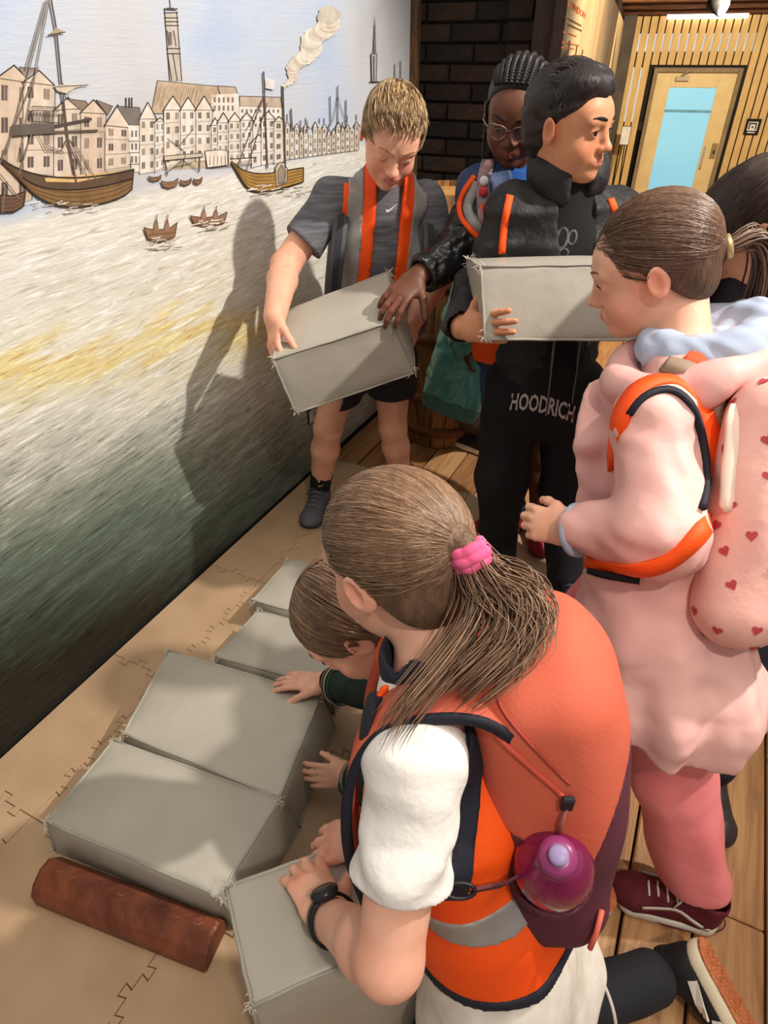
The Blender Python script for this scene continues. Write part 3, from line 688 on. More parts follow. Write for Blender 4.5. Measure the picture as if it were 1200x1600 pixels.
# door
door = empty('door_1', V(FP[0], FP[1], LOWZ), 'cream door with tall frosted blue glass panel in the slatted screen', kind='structure')
cream = M('cream_paint', (232, 206, 150), (224, 196, 140), rough=0.5); door_frame_m = M('frame_grey', (150, 126, 92), rough=0.6)  # frame in a darker tone than the leaf
dw = (dxr-dxl)/2; dc = FP+FX*(dxl+dxr)/2; hd = FP[2]-LOWZ
def dbox(name, x0, x1, z0, z1, y, th, mat, parent, bev=0.004):
    b = MB(); b.box(dc+FX*(x0+x1)/2+SD*y+V(0, 0, (z0+z1)/2-FP[2]), ((x1-x0)/2, th, (z1-z0)/2), RFAR, bev); return b.build(name, mat, parent)
ZT = FP[2]
dbox('door_frame', -dw, -dw+0.05, LOWZ, ZT, -0.03, 0.04, door_frame_m, door); dbox('door_frame', dw-0.05, dw, LOWZ, ZT, -0.03, 0.04, door_frame_m, door); dbox('door_frame', -dw+0.05, dw-0.05, ZT-0.05, ZT, -0.03, 0.04, door_frame_m, door)
gx0 = (ff(1046, 137)-dc) @ FX; gx1 = (ff(1120, 137)-dc) @ FX; gz1 = ff(1080, 137)[2]; gz0 = ff(1055, 298)[2]
i0, i1 = -dw+0.05, dw-0.05
dbox('door_leaf', i0, gx0, LOWZ+.01, ZT-.05, 0, 0.022, cream, door); dbox('door_leaf', gx1, i1, LOWZ+.01, ZT-.05, 0, 0.022, cream, door)
dbox('door_leaf', gx0, gx1, gz1, ZT-.05, 0, 0.022, cream, door); dbox('door_leaf', gx0, gx1, LOWZ+.01, gz0, 0, 0.022, cream, door)
dbox('glass_pane', gx0, gx1, gz0, gz1, 0.0, 0.006, M('frosted_glass', (110, 176, 204), (130, 190, 210), scale=1.2, rough=0.35, emit=(140, 200, 228), estr=0.42), door, 0)  # pane given its own glow to look brighter
dbox('glass_band', gx0, gx1, (gz0+gz1)/2+0.33, (gz0+gz1)/2+0.36, -0.008, 0.002, M('glass_band', (120, 180, 206)), door, 0)
hz0 = ff(1100, 262)[2]; hz1 = ff(1105, 228)[2]; hx = gx1+0.035
b = MB(); b.tube([dc+FX*hx+SD*-.06+V(0, 0, hz0-FP[2]), dc+FX*hx+SD*-.06+V(0, 0, hz1-FP[2])], 0.014, 8); b.build('pull_handle', M('steel', (206, 200, 190), rough=0.35, metal=0.6), door)
lz = ff(1122, 236)[2]; dbox('lock_plate', gx1+0.12, gx1+0.19, lz-.09, lz+.09, -0.028, 0.006, M('brass_plate', (168, 142, 96), rough=0.4, metal=0.4), door); dbox('lock_cylinder', gx1+0.145, gx1+0.168, lz-.03, lz+.01, -0.038, 0.006, M('lock_dark', (40, 30, 24)), door)
cz = ff(1060, 122)[2]; dbox('door_closer', gx0+0.05, gx0+0.21, cz-.03, cz+.02, -0.05, 0.03, M('closer_grey', (190, 172, 140), rough=0.4), door)
b = MB(); b.tube([dc+FX*(gx0+.1)+SD*-.07+V(0, 0, cz+.02-FP[2]), dc+FX*(gx0+.17)+SD*-.16+V(0, 0, cz+.07-FP[2]), dc+FX*(gx0+.24)+SD*-.05+V(0, 0, ZT-.03-FP[2])], 0.008, 6); b.build('closer_arm', M('closer_grey', (190, 172, 140)), door)
b = MB(); xa = (ff(972, 60)-FP) @ FX; b.box(FP+FX*(xa+xL)/2-SD*0.02+V(0, 0, (zt+LOWZ)/2-FP[2]), ((xL-xa)/2+.02, 0.05, (zt-LOWZ)/2+.1), RFAR, .01); tag(b.build('trim_3', M('corner_grey', (92, 80, 66), (74, 64, 54), rough=.6)), 'grey-brown post in the corner left of the slatted screen', kind='structure')
# lift sign on the slats
sp = ff(1175, 198); sg = empty('lift_sign', sp, 'small square black sign with white pictogram on the slats', 'sign')
b = MB(); b.box(sp-SD*0.03, (0.088, 0.008, 0.09), RFAR, 0.003); b.build('plate', M('sign_black', (18, 14, 14)), sg)
wh = M('sign_white', (240, 236, 226)); b = MB()
for (cx, cz_, hx_, hz_) in ((0, .052, .056, .006), (-.052, .01, .006, .046), (.052, .01, .006, .046), (0, -.036, .056, .006), (0, .0, .03, .03), (0, -.062, .045, .006)): b.box(sp-SD*0.04+FX*cx+V(0, 0, cz_), (hx_, .002, hz_), RFAR)
b.build('pictogram', wh, sg)
b = MB(); b.box(sp-SD*0.043+V(0, 0, -.002), (.009, .002, .012), RFAR); b.build('pictogram_figure', M('sign_black', (18, 14, 14)), sg)
# notice on a stand left of the door
np_ = ff(977, 212, 0.35); st = empty('notice_stand', V(np_[0], np_[1], LOWZ), 'white notice card on thin stand left of the far door', 'stand')
b = MB(); b.box(np_, (0.055, 0.006, 0.105), RFAR, 0.003); b.build('card', M('card_white', (238, 236, 228)), st)
b = MB(); b.box(np_+SD*0.012, (0.062, 0.004, 0.112), RFAR, 0.003); b.build('card_frame', M('frame_brown', (52, 40, 30)), st)
b = MB()
for k in (-.03, .03): b.tube([np_+FX*k*.4+V(0, 0, -.1), np_+FX*k*2+V(0, 0, LOWZ-np_[2]+0.3)], 0.008, 6)
b.tube([np_+V(0, 0, LOWZ-np_[2]+.3), np_+V(0, 0, LOWZ-np_[2])], 0.012, 6); b.build('stand_legs', M('frame_brown', (52, 40, 30)), st)
b = MB(); b.lathe([(.02, 0), (.2, .004), (.2, .02), (.02, .03)], V(np_[0], np_[1], LOWZ)); b.build('stand_base', M('frame_brown', (52, 40, 30)), st)
# steel conduit in the corner beside the graphic
b = MB(); c0 = on_sign(979, 60)+SN*0.08; b.tube([V(c0[0], c0[1], LOWZ), V(c0[0], c0[1], zt+.1)], 0.05, 10); tag(b.build('corner_conduit', M('conduit', (150, 140, 130), rough=0.3, metal=0.7), None, True), 'shiny grey pipe in the corner between graphic and slats', 'pipe')
# strip light, ceiling beams and track spotlight
a = ff(1043, 22, 0.06); c = ff(1169, 26, 0.06); b = MB(); b.box((a+c)/2, (abs((c-a) @ FX)/2, 0.02, 0.035), RFAR, 0.006)
tag(b.build('strip_light', M('strip_glow', (255, 252, 244), emit=(255, 250, 240), estr=2.0)), 'long white strip light above the slatted screen', 'light')
b = MB(); beam_root = empty('ceiling', (0, 0, 0), 'dark brown timber ceiling beams above the far screen', kind='structure')
bm_ = M('ceiling_timber', (122, 74, 40), (86, 50, 28), scale=6, rough=0.6, stretch=(1, 1, 6))
for k, (dd, zz) in enumerate(((0.0, zt+0.10), (0.7, zt+0.13), (1.5, zt+0.15))):
    b = MB(); b.box(FP-SD*dd+FX*0.6+V(0, 0, zz-FP[2]), (3.4, 0.1, 0.09), RFAR, 0.01); b.build('ceiling_beam', bm_, beam_root)
b = MB(); b.box(FP-SD*1.6+FX*0.6+V(0, 0, zt+0.27-FP[2]), (3.4, 2.2, 0.03), RFAR); b.build('ceiling_board', bm_, beam_root)
lp = aty(1132, 12, 7.0); lt = empty('track_spotlight', lp, 'black ceiling spotlight shining above the far door', 'light')
b = MB(); b.lathe([(.03, -.09), (.055, -.08), (.07, .06), (.062, .06), (.05, .05)], lp+V(-.06, 0, .02), nrm((.55, -.75, -.35)), 16); b.build('lamp_housing', M('lamp_black', (20, 18, 18)), lt, True)
b = MB(); b.lathe([(.055, 0), (.06, .012), (.03, .02)], lp+V(-.06, 0, .02)+nrm((.55, -.75, -.35))*.055, nrm((.55, -.75, -.35)), 16); b.build('lamp_bulb', M('lamp_glow', (255, 255, 255), emit=(255, 252, 245), estr=14), lt, True)
b = MB(); b.tube([lp+V(-.09, 0, .05), lp+V(-.12, .05, .3)], 0.012, 6); b.build('lamp_stem', M('lamp_black', (20, 18, 18)), lt)

# ================================================================= barrel behind the children
bc = aty(705, 300, 2.62); bc = V(bc[0]+0.02, 2.72, 0); BH = aty(712, 300, 2.62)[2]
barrel = empty('barrel', bc, 'wooden barrel with hoops standing against the dark brick recess', 'barrel')
stv = [M('stave_%d' % i, c, tuple(int(x*.7) for x in c), scale=14, rough=0.6, stretch=(4, 4, .6)) for i, c in enumerate(((150, 104, 62), (134, 92, 54), (164, 116, 72)))]
def brad(t): return 0.185+0.045*math.sin(math.pi*t)
NS = 20
for k in range(NS):
    b = MB(); a0 = 2*math.pi*(k+.03)/NS; a1 = 2*math.pi*(k+.97)/NS; vs = []; m_ = 9
    for i in range(m_):
        t = i/(m_-1); z = t*BH; r = brad(t)
        for (a, rr_) in ((a0, r), (a1, r), (a1, r-.018), (a0, r-.018)): vs.append((bc[0]+rr_*math.cos(a), bc[1]+rr_*math.sin(a), z))
    f = [(i*4+j, i*4+(j+1) % 4, (i+1)*4+(j+1) % 4, (i+1)*4+j) for i in range(m_-1) for j in range(4)]+[(3, 2, 1, 0), tuple((m_-1)*4+j for j in range(4))]
    b.add(vs, f); b.build('stave', stv[k % 3], barrel)
hoop_m = M('hoop_wood', (120, 74, 44), (92, 56, 34), scale=20, rough=0.6)
for t in (0.08, 0.24, 0.5, 0.70, 0.92):
    b = MB(); r = brad(t)+.004; b.lathe([(r-.006, -.022), (r+.004, -.022), (r+.004, .022), (r-.006, .022)], bc+V(0, 0, t*BH), n=32); b.build('hoop', hoop_m, barrel, True)
b = MB(); b.lathe([(0.01, -.02), (.17, -.02), (.17, 0), (.01, 0)], bc+V(0, 0, BH-.02), n=24); b.build('barrel_head', M('barrel_head', (214, 160, 96), (176, 124, 70), scale=8, stretch=(1, 8, 1)), barrel)
# crate lid edge, lit, on top of the barrel
lid = aty(716, 308, 2.68)

# ================================================================= grey vinyl blocks
vinyl = M('grey_vinyl', (174, 169, 156), (164, 158, 145), scale=5, rough=0.38, bump=0.16, bscale=14, spec=0.5, detail=3)
seam_m = M('vinyl_piping', (170, 166, 154), rough=0.4); fray_m = M('frayed_thread', (222, 216, 204), rough=0.8)
QF = [(0, 1, 2, 3), (4, 7, 6, 5), (0, 4, 5, 1), (1, 5, 6, 2), (2, 6, 7, 3), (3, 7, 4, 0)]   # top, bottom, sides
def vinyl_block(top, bot, label, seed=0, puff=0.012, fray=True, n=14):
    """eight corners: top quad and the quad under it"""
    C = [np.asarray(p, float) for p in list(top)+list(bot)]; cen = sum(C)/8; base = V(cen[0], cen[1], min(p[2] for p in C))
    root = empty('foam_block', base, label, 'foam block', 'grey vinyl arch blocks')
    w = wob(16, 0.0030, seed, 5); vs = []; fs = []
    for q in QF:
        a, b_, c_, d_ = [C[i] for i in q]; nn = nrm(np.cross(c_-a, d_-b_)); mid = (a+b_+c_+d_)/4
        if nn @ (mid-cen) < 0: nn = -nn
        o = len(vs); g = []
        for i in range(n+1):
            for j in range(n+1):
                u, v_ = i/n, j/n; us, vs_ = 0.5-0.5*math.cos(math.pi*u), 0.5-0.5*math.cos(math.pi*v_)
                p = (a*(1-us)+b_*us)*(1-vs_)+(d_*(1-us)+c_*us)*vs_
                e = min(1, 6*us*(1-us)*2)*min(1, 6*vs_*(1-vs_)*2); g.append((p, e))
        P = np.array([x[0] for x in g]); E = np.array([x[1] for x in g])
        b2 = np.array([16*(0.5-0.5*math.cos(math.pi*(k//(n+1))/n))*(0.5+0.5*math.cos(math.pi*(k//(n+1))/n))*(0.5-0.5*math.cos(math.pi*(k % (n+1))/n))*(0.5+0.5*math.cos(math.pi*(k % (n+1))/n)) for k in range((n+1)**2)])
        P = P+np.outer(puff*np.sqrt(b2)+w(P)*E, nn); vs += [tuple(x) for x in P]
        flip = np.cross(b_-a, d_-a) @ nn < 0
        for i in range(n):
            for j in range(n):
                k = o+i*(n+1)+j; qd = (k, k+n+1, k+n+2, k+1); fs.append(qd[::-1] if flip else qd)
    mesh_obj('cover', np.array(vs), fs, vinyl, root, True)
    E = [(0, 1), (1, 2), (2, 3), (3, 0), (4, 5), (5, 6), (6, 7), (7, 4), (0, 4), (1, 5), (2, 6), (3, 7)]; b = MB(); r = random.Random(seed)
    for (i, j) in E:
        pts = [C[i]+(C[j]-C[i])*t for t in np.linspace(0.0, 1.0, 9)]
        pts = [p+(p-cen)*0.004+np.array([r.uniform(-.0008, .0008) for _ in range(3)]) for p in pts]; b.tube(pts, 0.0032, 6)
    b.build('piping', seam_m, root, True)
    if fray:
        b = MB()
        for i in range(8):
            nbr = [C[j if i == k else k]-C[i] for (k, j) in E if i in (k, j)]; out = nrm(C[i]-cen)
            for k in range(14):
                p0 = C[i]+nrm(nbr[r.randrange(3)])*r.uniform(0, .022)+out*0.003
                d = nrm(out*0.7+np.array([r.uniform(-1, 1) for _ in range(3)])); L = r.uniform(.006, .017)
                b.tube([p0, p0+d*L*.5+V(0, 0, .001), p0+d*L+np.array([r.uniform(-.004, .004) for _ in range(3)])], [.0009, .0008, .0004], 4)
        b.build('frayed_stitching', fray_m, root)['kind'] = 'stuff'
    return root
def floor_block(px, zt, label, seed, splay=None, zb=MZ+0.002, puff=0.012):
    top = [atz(x, y, zt) for x, y in px]; sp = splay or [(0, 0)]*4
    bot = [V(p[0]+s_[0], p[1]+s_[1], zb) for p, s_ in zip(top, sp)]
    return vinyl_block(top, bot, label, seed, puff)
floor_block([(74, 1284), (178, 1157), (436, 1250), (342, 1400)], 0.135, 'grey vinyl foam block lying flat behind the dark wooden bar', 1, [(-.018, 0), (-.015, 0), (.035, .005), (.028, -.006)])
floor_block([(194, 1146), (264, 1017), (500, 1088), (436, 1246)], 0.137, 'grey vinyl foam block lying flat with two hands at its right end', 2, [(-.012, 0), (-.012, 0), (.03, 0), (.034, .008)])
floor_block([(337, 1026), (404, 955), (570, 1000), (520, 1075)], 0.12, 'grey vinyl foam block lying left of the crouching child with brown hair', 3)
floor_block([(396, 938), (452, 874), (600, 910), (560, 982)], 0.12, 'farthest grey vinyl foam block lying on the mat', 4)
# block stood on end under the kneeling girl's hands
ZB = 0.42
t4 = [atz(395, 1572, ZB), atz(354, 1386, ZB), atz(610, 1296, ZB), atz(664, 1450, ZB)]
vinyl_block(t4, [V(p[0]+dx, p[1]+dy, MZ+.002) for p, (dx, dy) in zip(t4, ((.0, -.012), (0, .0), (0, 0), (0, -.012)))], 'grey vinyl foam block standing upright under the kneeling girl\'s hands', 5, 0.008)

# ================================================================= dark wooden bar
bar = empty('wooden_bar', atz(205, 1420, MZ), 'dark red-brown wooden bar with chamfered edges on the mat', 'wooden bar')
e0 = atz(66, 1366, .045+MZ); e1 = atz(334, 1470, .045+MZ); bd = nrm(e1-e0); bn = np.cross(V(0, 0, 1), bd); prof = [(-.042, 0), (.044, 0), (.044, .035), (.028, .062), (.0, .066), (-.028, .05), (-.042, .03)]
b = MB(); vs = []
for e, s_ in ((e0, -1), (e0+bd*.006, 0), (e1-bd*.006, 0), (e1, 1)):
    for (u, z) in prof:
        k = 0.92 if s_ else 1.0; vs.append(V(e[0], e[1], MZ+.001)+bn*u*k+V(0, 0, .033+(z-.033)*k))
n_ = len(prof); f = [(i*n_+j, i*n_+(j+1) % n_, (i+1)*n_+(j+1) % n_, (i+1)*n_+j) for i in range(3) for j in range(n_)]+[tuple(range(n_-1, -1, -1)), tuple(3*n_+j for j in range(n_))]
b.add(vs, f); b.build('bar_body', M('mahogany', (132, 72, 46), (92, 46, 30), scale=7, rough=0.45, bump=0.3, bscale=40, stretch=(1, 1, 1), detail=8, dist=1.5), bar)
for t in (.10, .19, .47, .79, .90):
    b = MB(); p = e0+(e1-e0)*t; c0 = V(p[0], p[1], MZ+.062)+bn*.016; b.lathe([(.006, 0), (.010, .0), (.010, .003), (.006, .0015)], c0, nrm(V(0, 0, 1)+bn*.3), 12)
    b.build('screw_plug', M('plug_wood', (150, 92, 64), rough=0.4), bar, True)

# small framed label low on the mural
lbp = onwall(486, 650, .004); lb = empty('wall_label', lbp, 'small white card in a dark frame low on the mural by the boy\'s leg', 'label')
b = MB(); b.box(lbp, (.022, .003, .032), RW, .001); b.build('label_frame', M('frame_brown', (52, 40, 30)), lb)
b = MB(); b.box(lbp+WN*.004, (.017, .001, .026), RW); b.build('label_card', M('card_white', (238, 236, 228)), lb)
# ================================================================= people: shared builders
def col_blobs(base, blobs):
    base = np.array(s2l(base))
    def f(P):
        c = np.tile(base, (len(P), 1))
        for (p, r, cc, st) in blobs:
            w = st*np.exp(-np.sum((P-p)**2, 1)/(r*r))[:, None]; c = c*(1-w)+np.array(s2l(cc))*w
        return c
    return f
SKIN_M = None
def skin_mat():
    return M('skin', (255, 255, 255), (247, 240, 236), scale=40, rough=0.5, vcol=True, sss=0.12, spec=0.35, bump=0.05, bscale=300, bdist=0.002)
class J:   # joints of one figure
    def __init__(s, **k):
        for a, b in k.items(): setattr(s, a, np.asarray(b, float))
        s.z = nrm(s.neck-s.pelvis); r = s.shR-s.shL; s.x = nrm(r-s.z*(r @ s.z)); s.y = np.cross(s.z, s.x); s.R = np.stack([s.x, s.y, s.z], 1)
    def T(s, x, y, z): return s.pelvis+s.R @ np.array([x, y, z])
    def loc(s, P): return (P-s.pelvis) @ s.R
def torso(s, j, inf=0.0, k=0.03, w=1.0, low=0.0, sh=1.0):
    p, c, n = j.pelvis-j.z*low, j.chest, j.neck; a = j.pelvis+j.z*0.09
    s.fcap(p, a, (.116*w+inf, .086*w+inf), (.106*w+inf, .080*w+inf), j.x, k)
    s.fcap(a, c, (.106*w+inf, .080*w+inf), (.118*w+inf, .084*w+inf), j.x, k)
    s.fcap(c, c+(n-c)*.55, (.118*w+inf, .084*w+inf), (.09*w+inf, .06*w+inf), j.x, k)
    m_ = (j.shL+j.shR)/2; s.cap(m_+(j.shL-m_)*sh, m_+(j.shR-m_)*sh, .042*w+inf, None, k); s.cap(j.chest+(n-c)*.5, n, .06*w+inf, .045*w+inf, k)
def arm(s, sh, el, wr, inf=0.0, r=(.040, .033, .023), k=0.015):
    s.cap(sh, el, r[0]+inf, r[1]+inf, k); m = el+(wr-el)*.3; s.cap(el, m, r[1]+inf, r[1]*1.0+inf, k); s.cap(m, wr, r[1]+inf, r[2]+inf, k)
def leg(s, hip, kn, an, inf=0.0, r=(.068, .048, .031), k=0.02):
    s.cap(hip, kn, r[0]+inf, r[1]+inf, k); m = kn+(an-kn)*.33; s.cap(kn, m, r[1]*.94+inf, r[1]*1.0+inf, k); s.cap(m, an, r[1]*1.0+inf, r[2]+inf, k)
def head(s, hc, R, sc=1.0, lids=0.15, mouth=0.0, nose=1.0, lip=1.0):
    s.at(hc, R, sc)
    s.ell((0, -.014, .030), (.072, .090, .076)); s.ell((0, .022, -.022), (.062, .062, .078), k=.03); s.ell((0, .030, -.066), (.047, .045, .036), k=.025)
    s.ell((0, .066, -.087), (.022, .019, .016), k=.02); s.ell((0, .055, .030), (.052, .030, .032), k=.025)
    for a in (-1, 1):
        s.ell((a*.034, .050, -.038), (.026, .026, .026), k=.018)
        s.ell((a*.030, .092, -.001), (.017, .013, .0095), k=.012, m='s')
        s.ell((a*.030, .071, -.001), (.0155, .0140, .0130), k=.004)
        if lids < .9: s.ell((a*.030, .0845, -.0025-.003*lids), (.0125, .0065, .0052*(1-lids)), k=.0015, m='s')
        s.cap((a*.016, .083, .019), (a*.044, .072, .019), .007, .006, k=.012)
    s.cap((0, .079, .010), (0, .097*nose, -.026), .0075, .0085, k=.012); s.ell((0, .097*nose, -.030), (.0115, .012, .0095), k=.008)
    for a in (-1, 1): s.ell((a*.011, .090, -.033), (.0075, .0085, .0070), k=.006); s.ell((a*.0055, .097, -.0395), (.0032, .0045, .003), k=.002, m='s')
    s.ell((0, .080, -.058), (.024, .012, .013), k=.012)
    for a in (-1, 1): s.cap((0, .0888, -.0540-mouth*.3), (a*.020, .0795, -.0575), .0044*lip, .0022, k=.004); s.cap((0, .0872, -.0630-mouth), (a*.018, .0795, -.0590), .0052*lip, .0024, k=.004)
    s.cap((-.018, .0890, -.0585), (.018, .0890, -.0585), .0014, None, k=.003, m='s')
    for a in (-1, 1):
        Re = rotaxis((0, 1, 0), a*8) @ rotaxis((0, 0, 1), a*-22) @ rotaxis((1, 0, 0), -10)
        s.ell((a*.075, -.008, -.006), (.0065, .018, .029), Re, k=.008); s.ell((a*.082, -.004, -.002), (.006, .010, .018), Re, k=.004, m='s')
    s.at()
def head_blobs(hc, R, tone, sc=1.0, lip=(190, 96, 92), cheek=None, ear=None):
    W = lambda p: hc+R @ (np.array(p)*sc); t = np.array(tone); ck = cheek or tuple(np.clip(t*[1.0, .86, .84], 0, 255)); o = []
    for a in (-1, 1): o += [(W((a*.036, .066, -.035)), .026*sc, ck, .75), (W((a*.077, -.004, -.006)), .026*sc, ear or ck, .6)]
    for x in (-.012, 0, .012): o += [(W((x, .094, -.0585)), .0095*sc, lip, .85)]
    o += [(W((0, .106, -.030)), .013*sc, ck, .45)]
    return o
def eye_set(root, body, hc, R, sc=1.0, gaze=(0, 1, 0), iris=(52, 36, 28), brow=(90, 66, 46), browth=1.0, closed=False):
    W = lambda p: hc+R @ (np.array(p)*sc); g = nrm(R @ np.array(gaze, float))
    em = M('eye_surface', (255, 255, 255), (250, 248, 246), vcol=True, rough=0.15, spec=0.6); bm_ = M('brow_%d' % sum(brow), brow, rough=0.8)
    bv = bvh_of(body); yw = R @ V(0, 1, 0)
    def onface(p, lift):
        q = W(p); h_ = bv.ray_cast(Vector(q+yw*.06), Vector(-yw)); return np.array(h_[0])+yw*lift if h_[0] is not None and abs((np.array(h_[0])-q) @ yw) < .03 else q
    for a in (-1, 1):
        c = W((a*.030, .0705, -.001)); r = .0128*sc; n = 14; vs = []; fs = []
        for i in range(n+1):
            th = math.pi*i/n
            for k in range(n): ph = 2*math.pi*k/n; vs.append((math.sin(th)*math.cos(ph), math.sin(th)*math.sin(ph), math.cos(th)))
        fs = [(i*n+k, (i+1)*n+k, (i+1)*n+(k+1) % n, i*n+(k+1) % n) for i in range(n) for k in range(n)]
        Rg = frame(np.cross(g, (0.3, 0.2, 1)), g); vv = (np.array(vs) @ Rg.T); ca = np.array(vs)[:, 2]
        cols = np.where((ca > .96)[:, None], np.array(s2l((12, 10, 10))), np.where((ca > .84)[:, None], np.array(s2l(iris)), np.array(s2l((206, 198, 192)))))
        if closed:
            b = MB(); b.tube([W((a*(.030+.0135*u), .0845-.006*u*u, -.0065-.0035*(1-u*u))) for u in np.linspace(-1, 1, 7)], [.0005*sc, .0009*sc, .0011*sc, .0011*sc, .0011*sc, .0010*sc, .0005*sc], 5); b.build('eyelash', bm_, root, True)
        else:
            mesh_obj('eye', c+vv*r, fs, em, root, True, cols)
            b = MB(); b.tube([W((a*(.030+.0135*u), .0850-.006*u*u, .0022+.0028*(1-u*u)-.001)) for u in np.linspace(-1, 1, 7)], [.0006*sc, .0010*sc, .0012*sc, .0012*sc, .0012*sc, .0011*sc, .0006*sc], 5); b.build('eyelash', M('lash_dark', (34, 24, 20)), root, True)
        b = MB(); pts = [onface((a*(.013+.034*t), .0905-.016*t*t-.004, .0225+.005*math.sin(t*2.2)), .0003) for t in np.linspace(0, 1, 8)]
        b.tube(pts, [(.0012+.0018*math.sin(math.pi*min(1, t*1.05+.1)))*sc*browth for t in np.linspace(0, 1, 8)], 6); b.build('eyebrow', bm_, root, True)
def hand(s, wr, d, dorsal, right, curl=(20, 25, 15), sc=1.0, spread=1.0, thumb=(35, 20, 15), per=None, k=.005):
    R = frame(d, dorsal); s.at(wr, R, sc); ts = -1 if right else 1
    s.fcap((0, -.02, 0), (0, .02, 0), (.024, .017), (.028, .013), (1, 0, 0), .012)
    s.fcap((0, .02, 0), (0, .066, 0), (.030, .0125), (.033, .0105), (1, 0, 0), .012)
    s.ell((ts*.022, .028, -.008), (.014, .024, .012), k=.01)
    for i, (x, y, L) in enumerate(((.025, .074, .062), (.0085, .079, .070), (-.008, .076, .064), (-.0235, .067, .050))):
        c = per[i] if per else curl; ang = 0; p = np.array([ts*x, y, 0]); r = .0080-.0005*(i == 3); sp = math.radians((1.5-i)*5*spread)*ts
        for seg, (fr, cc) in enumerate(zip((.44, .31, .25), c)):
            ang += math.radians(cc); dv = np.array([math.sin(sp)*math.cos(ang), math.cos(sp)*math.cos(ang), -math.sin(ang)])
            q = p+dv*L*fr; s.cap(p, q, r, r*.93, k if seg == 0 else .003); p = q; r *= .93
    a0 = math.radians(thumb[0]); p = np.array([ts*.022, .016, -.004]); r = .0105; ang = 0
    for L, cc in ((.030, 0), (.027, thumb[1]), (.022, thumb[2])):
        ang += math.radians(cc); b = a0-ang*.6; dv = nrm(np.array([ts*math.sin(b), math.cos(b), -.25-math.sin(ang)*.7])); q = p+dv*L; s.cap(p, q, r, r*.9, .006); p = q; r *= .9
    s.at()
def hand_blobs(wr, d, dorsal, right, tone, sc=1.0):
    R = frame(d, dorsal); ts = -1 if right else 1; t = np.clip(np.array(tone)*[1.0, .84, .82], 0, 255)
    return [(wr+R @ (np.array([ts*x, y, .004])*sc), .012, t, .5) for x, y in ((.025, .074), (.0085, .079), (-.008, .076), (-.0235, .067), (.02, .13), (.0, .14), (-.016, .13))]
def shoe(root, heel, fwd, up, L, upper, sole, lace=None, name='shoe', high=0.0, extra=None):
    R = frame(fwd, up); k = L/.21; s = S().at(heel, R, k)
    s.fcap((0, .040, .036), (0, .158, .028), (.031, .034), (.036, .024), (1, 0, 0), .02); s.ell((0, .172, .026), (.034, .036, .024), k=.02)
    s.cap((0, .045, .045), (0, .038, .078+high), .034, .035, .02); s.cap((0, .06, .062), (0, .115, .046), .024, .02, .02)
    s.plane((0, 0, .018), (0, 0, -1), .004); s.cap((0, .036, .07+high), (0, .03, .16), .027, .029, .003, 's'); s.at()
    u = sdf_obj(name, s, .0035, upper, root)
    t = S().at(heel, R, k); t.fcap((0, .036, .014), (0, .165, .014), (.035, .030), (.040, .030), (1, 0, 0), .01); t.plane((0, 0, .026), (0, 0, 1), .003); t.plane((0, 0, .001), (0, 0, -1), .003); t.at()
    sdf_obj('sole', t, .0035, sole, u)
    if lace:
        b = MB(); W = lambda p: heel+R @ (np.array(p)*k)
        for i in range(5):
            y = .078+i*.015; z = .082-i*.0065+high*.5*(4-i)/4
            b.tube([W((-.020, y, z-.008)), W((-.008, y+.003, z+.002)), W((.008, y+.004, z+.002)), W((.020, y, z-.008))], .0022*k, 5)
        b.tube([W((0, .078, .086+high*.4)), W((.02, .085, .092)), W((.032, .095, .070))], .002*k, 5); b.tube([W((0, .078, .086+high*.4)), W((-.022, .088, .090)), W((-.03, .1, .066))], .002*k, 5)
        b.build('lace', lace, u, True)
    return u
def strands(root, paths, name, mat, w=.0016, cols=None, seed=0, n=3, taper=True):
    """many fine locks in one mesh; paths = list of (k,3) arrays"""
    r = np.random.default_rng(seed); vs = []; fs = []; cc = []; o = 0
    for P in paths:
        k = len(P); T = np.gradient(P, axis=0); T /= np.maximum(np.linalg.norm(T, axis=1), 1e-9)[:, None]
        u = np.cross(T, r.normal(size=3)); u /= np.maximum(np.linalg.norm(u, axis=1), 1e-9)[:, None]; v = np.cross(T, u); ww = w*r.uniform(.6, 1.3)
        t = np.linspace(0, 1, k); rad = ww*(np.minimum(1, np.minimum(t*6+.35, (1-t)*4+.15)) if taper else np.ones(k))
        ring = np.stack([P+rad[:, None]*(math.cos(2*math.pi*a/n)*u+math.sin(2*math.pi*a/n)*v) for a in range(n)], 1).reshape(-1, 3)
        i = np.arange(k-1)[:, None]*n; a = np.arange(n)[None]; b = (a+1) % n
        fs.append((np.stack([i+a, i+b, i+n+b, i+n+a], -1)+o).reshape(-1, 4)); vs.append(ring); o += len(ring)
        c = np.array(s2l(cols[r.integers(len(cols))]))*r.uniform(.8, 1.2); cc.append(np.tile(c, (len(ring), 1)))
    return mesh_obj(name, np.concatenate(vs), np.concatenate(fs), mat, root, True, np.concatenate(cc))
def hair_mat(): return M('hair_strand', (255, 255, 255), (225, 220, 215), scale=60, rough=0.42, vcol=True, spec=0.5)
def hair_cap_mat(name, c): return M('hair_cap_'+name, c, tuple(int(x*.62) for x in c), scale=90, rough=0.5, bump=0.25, bscale=200, stretch=(1, 1, .25), spec=0.4, sharp=(.2, .8))
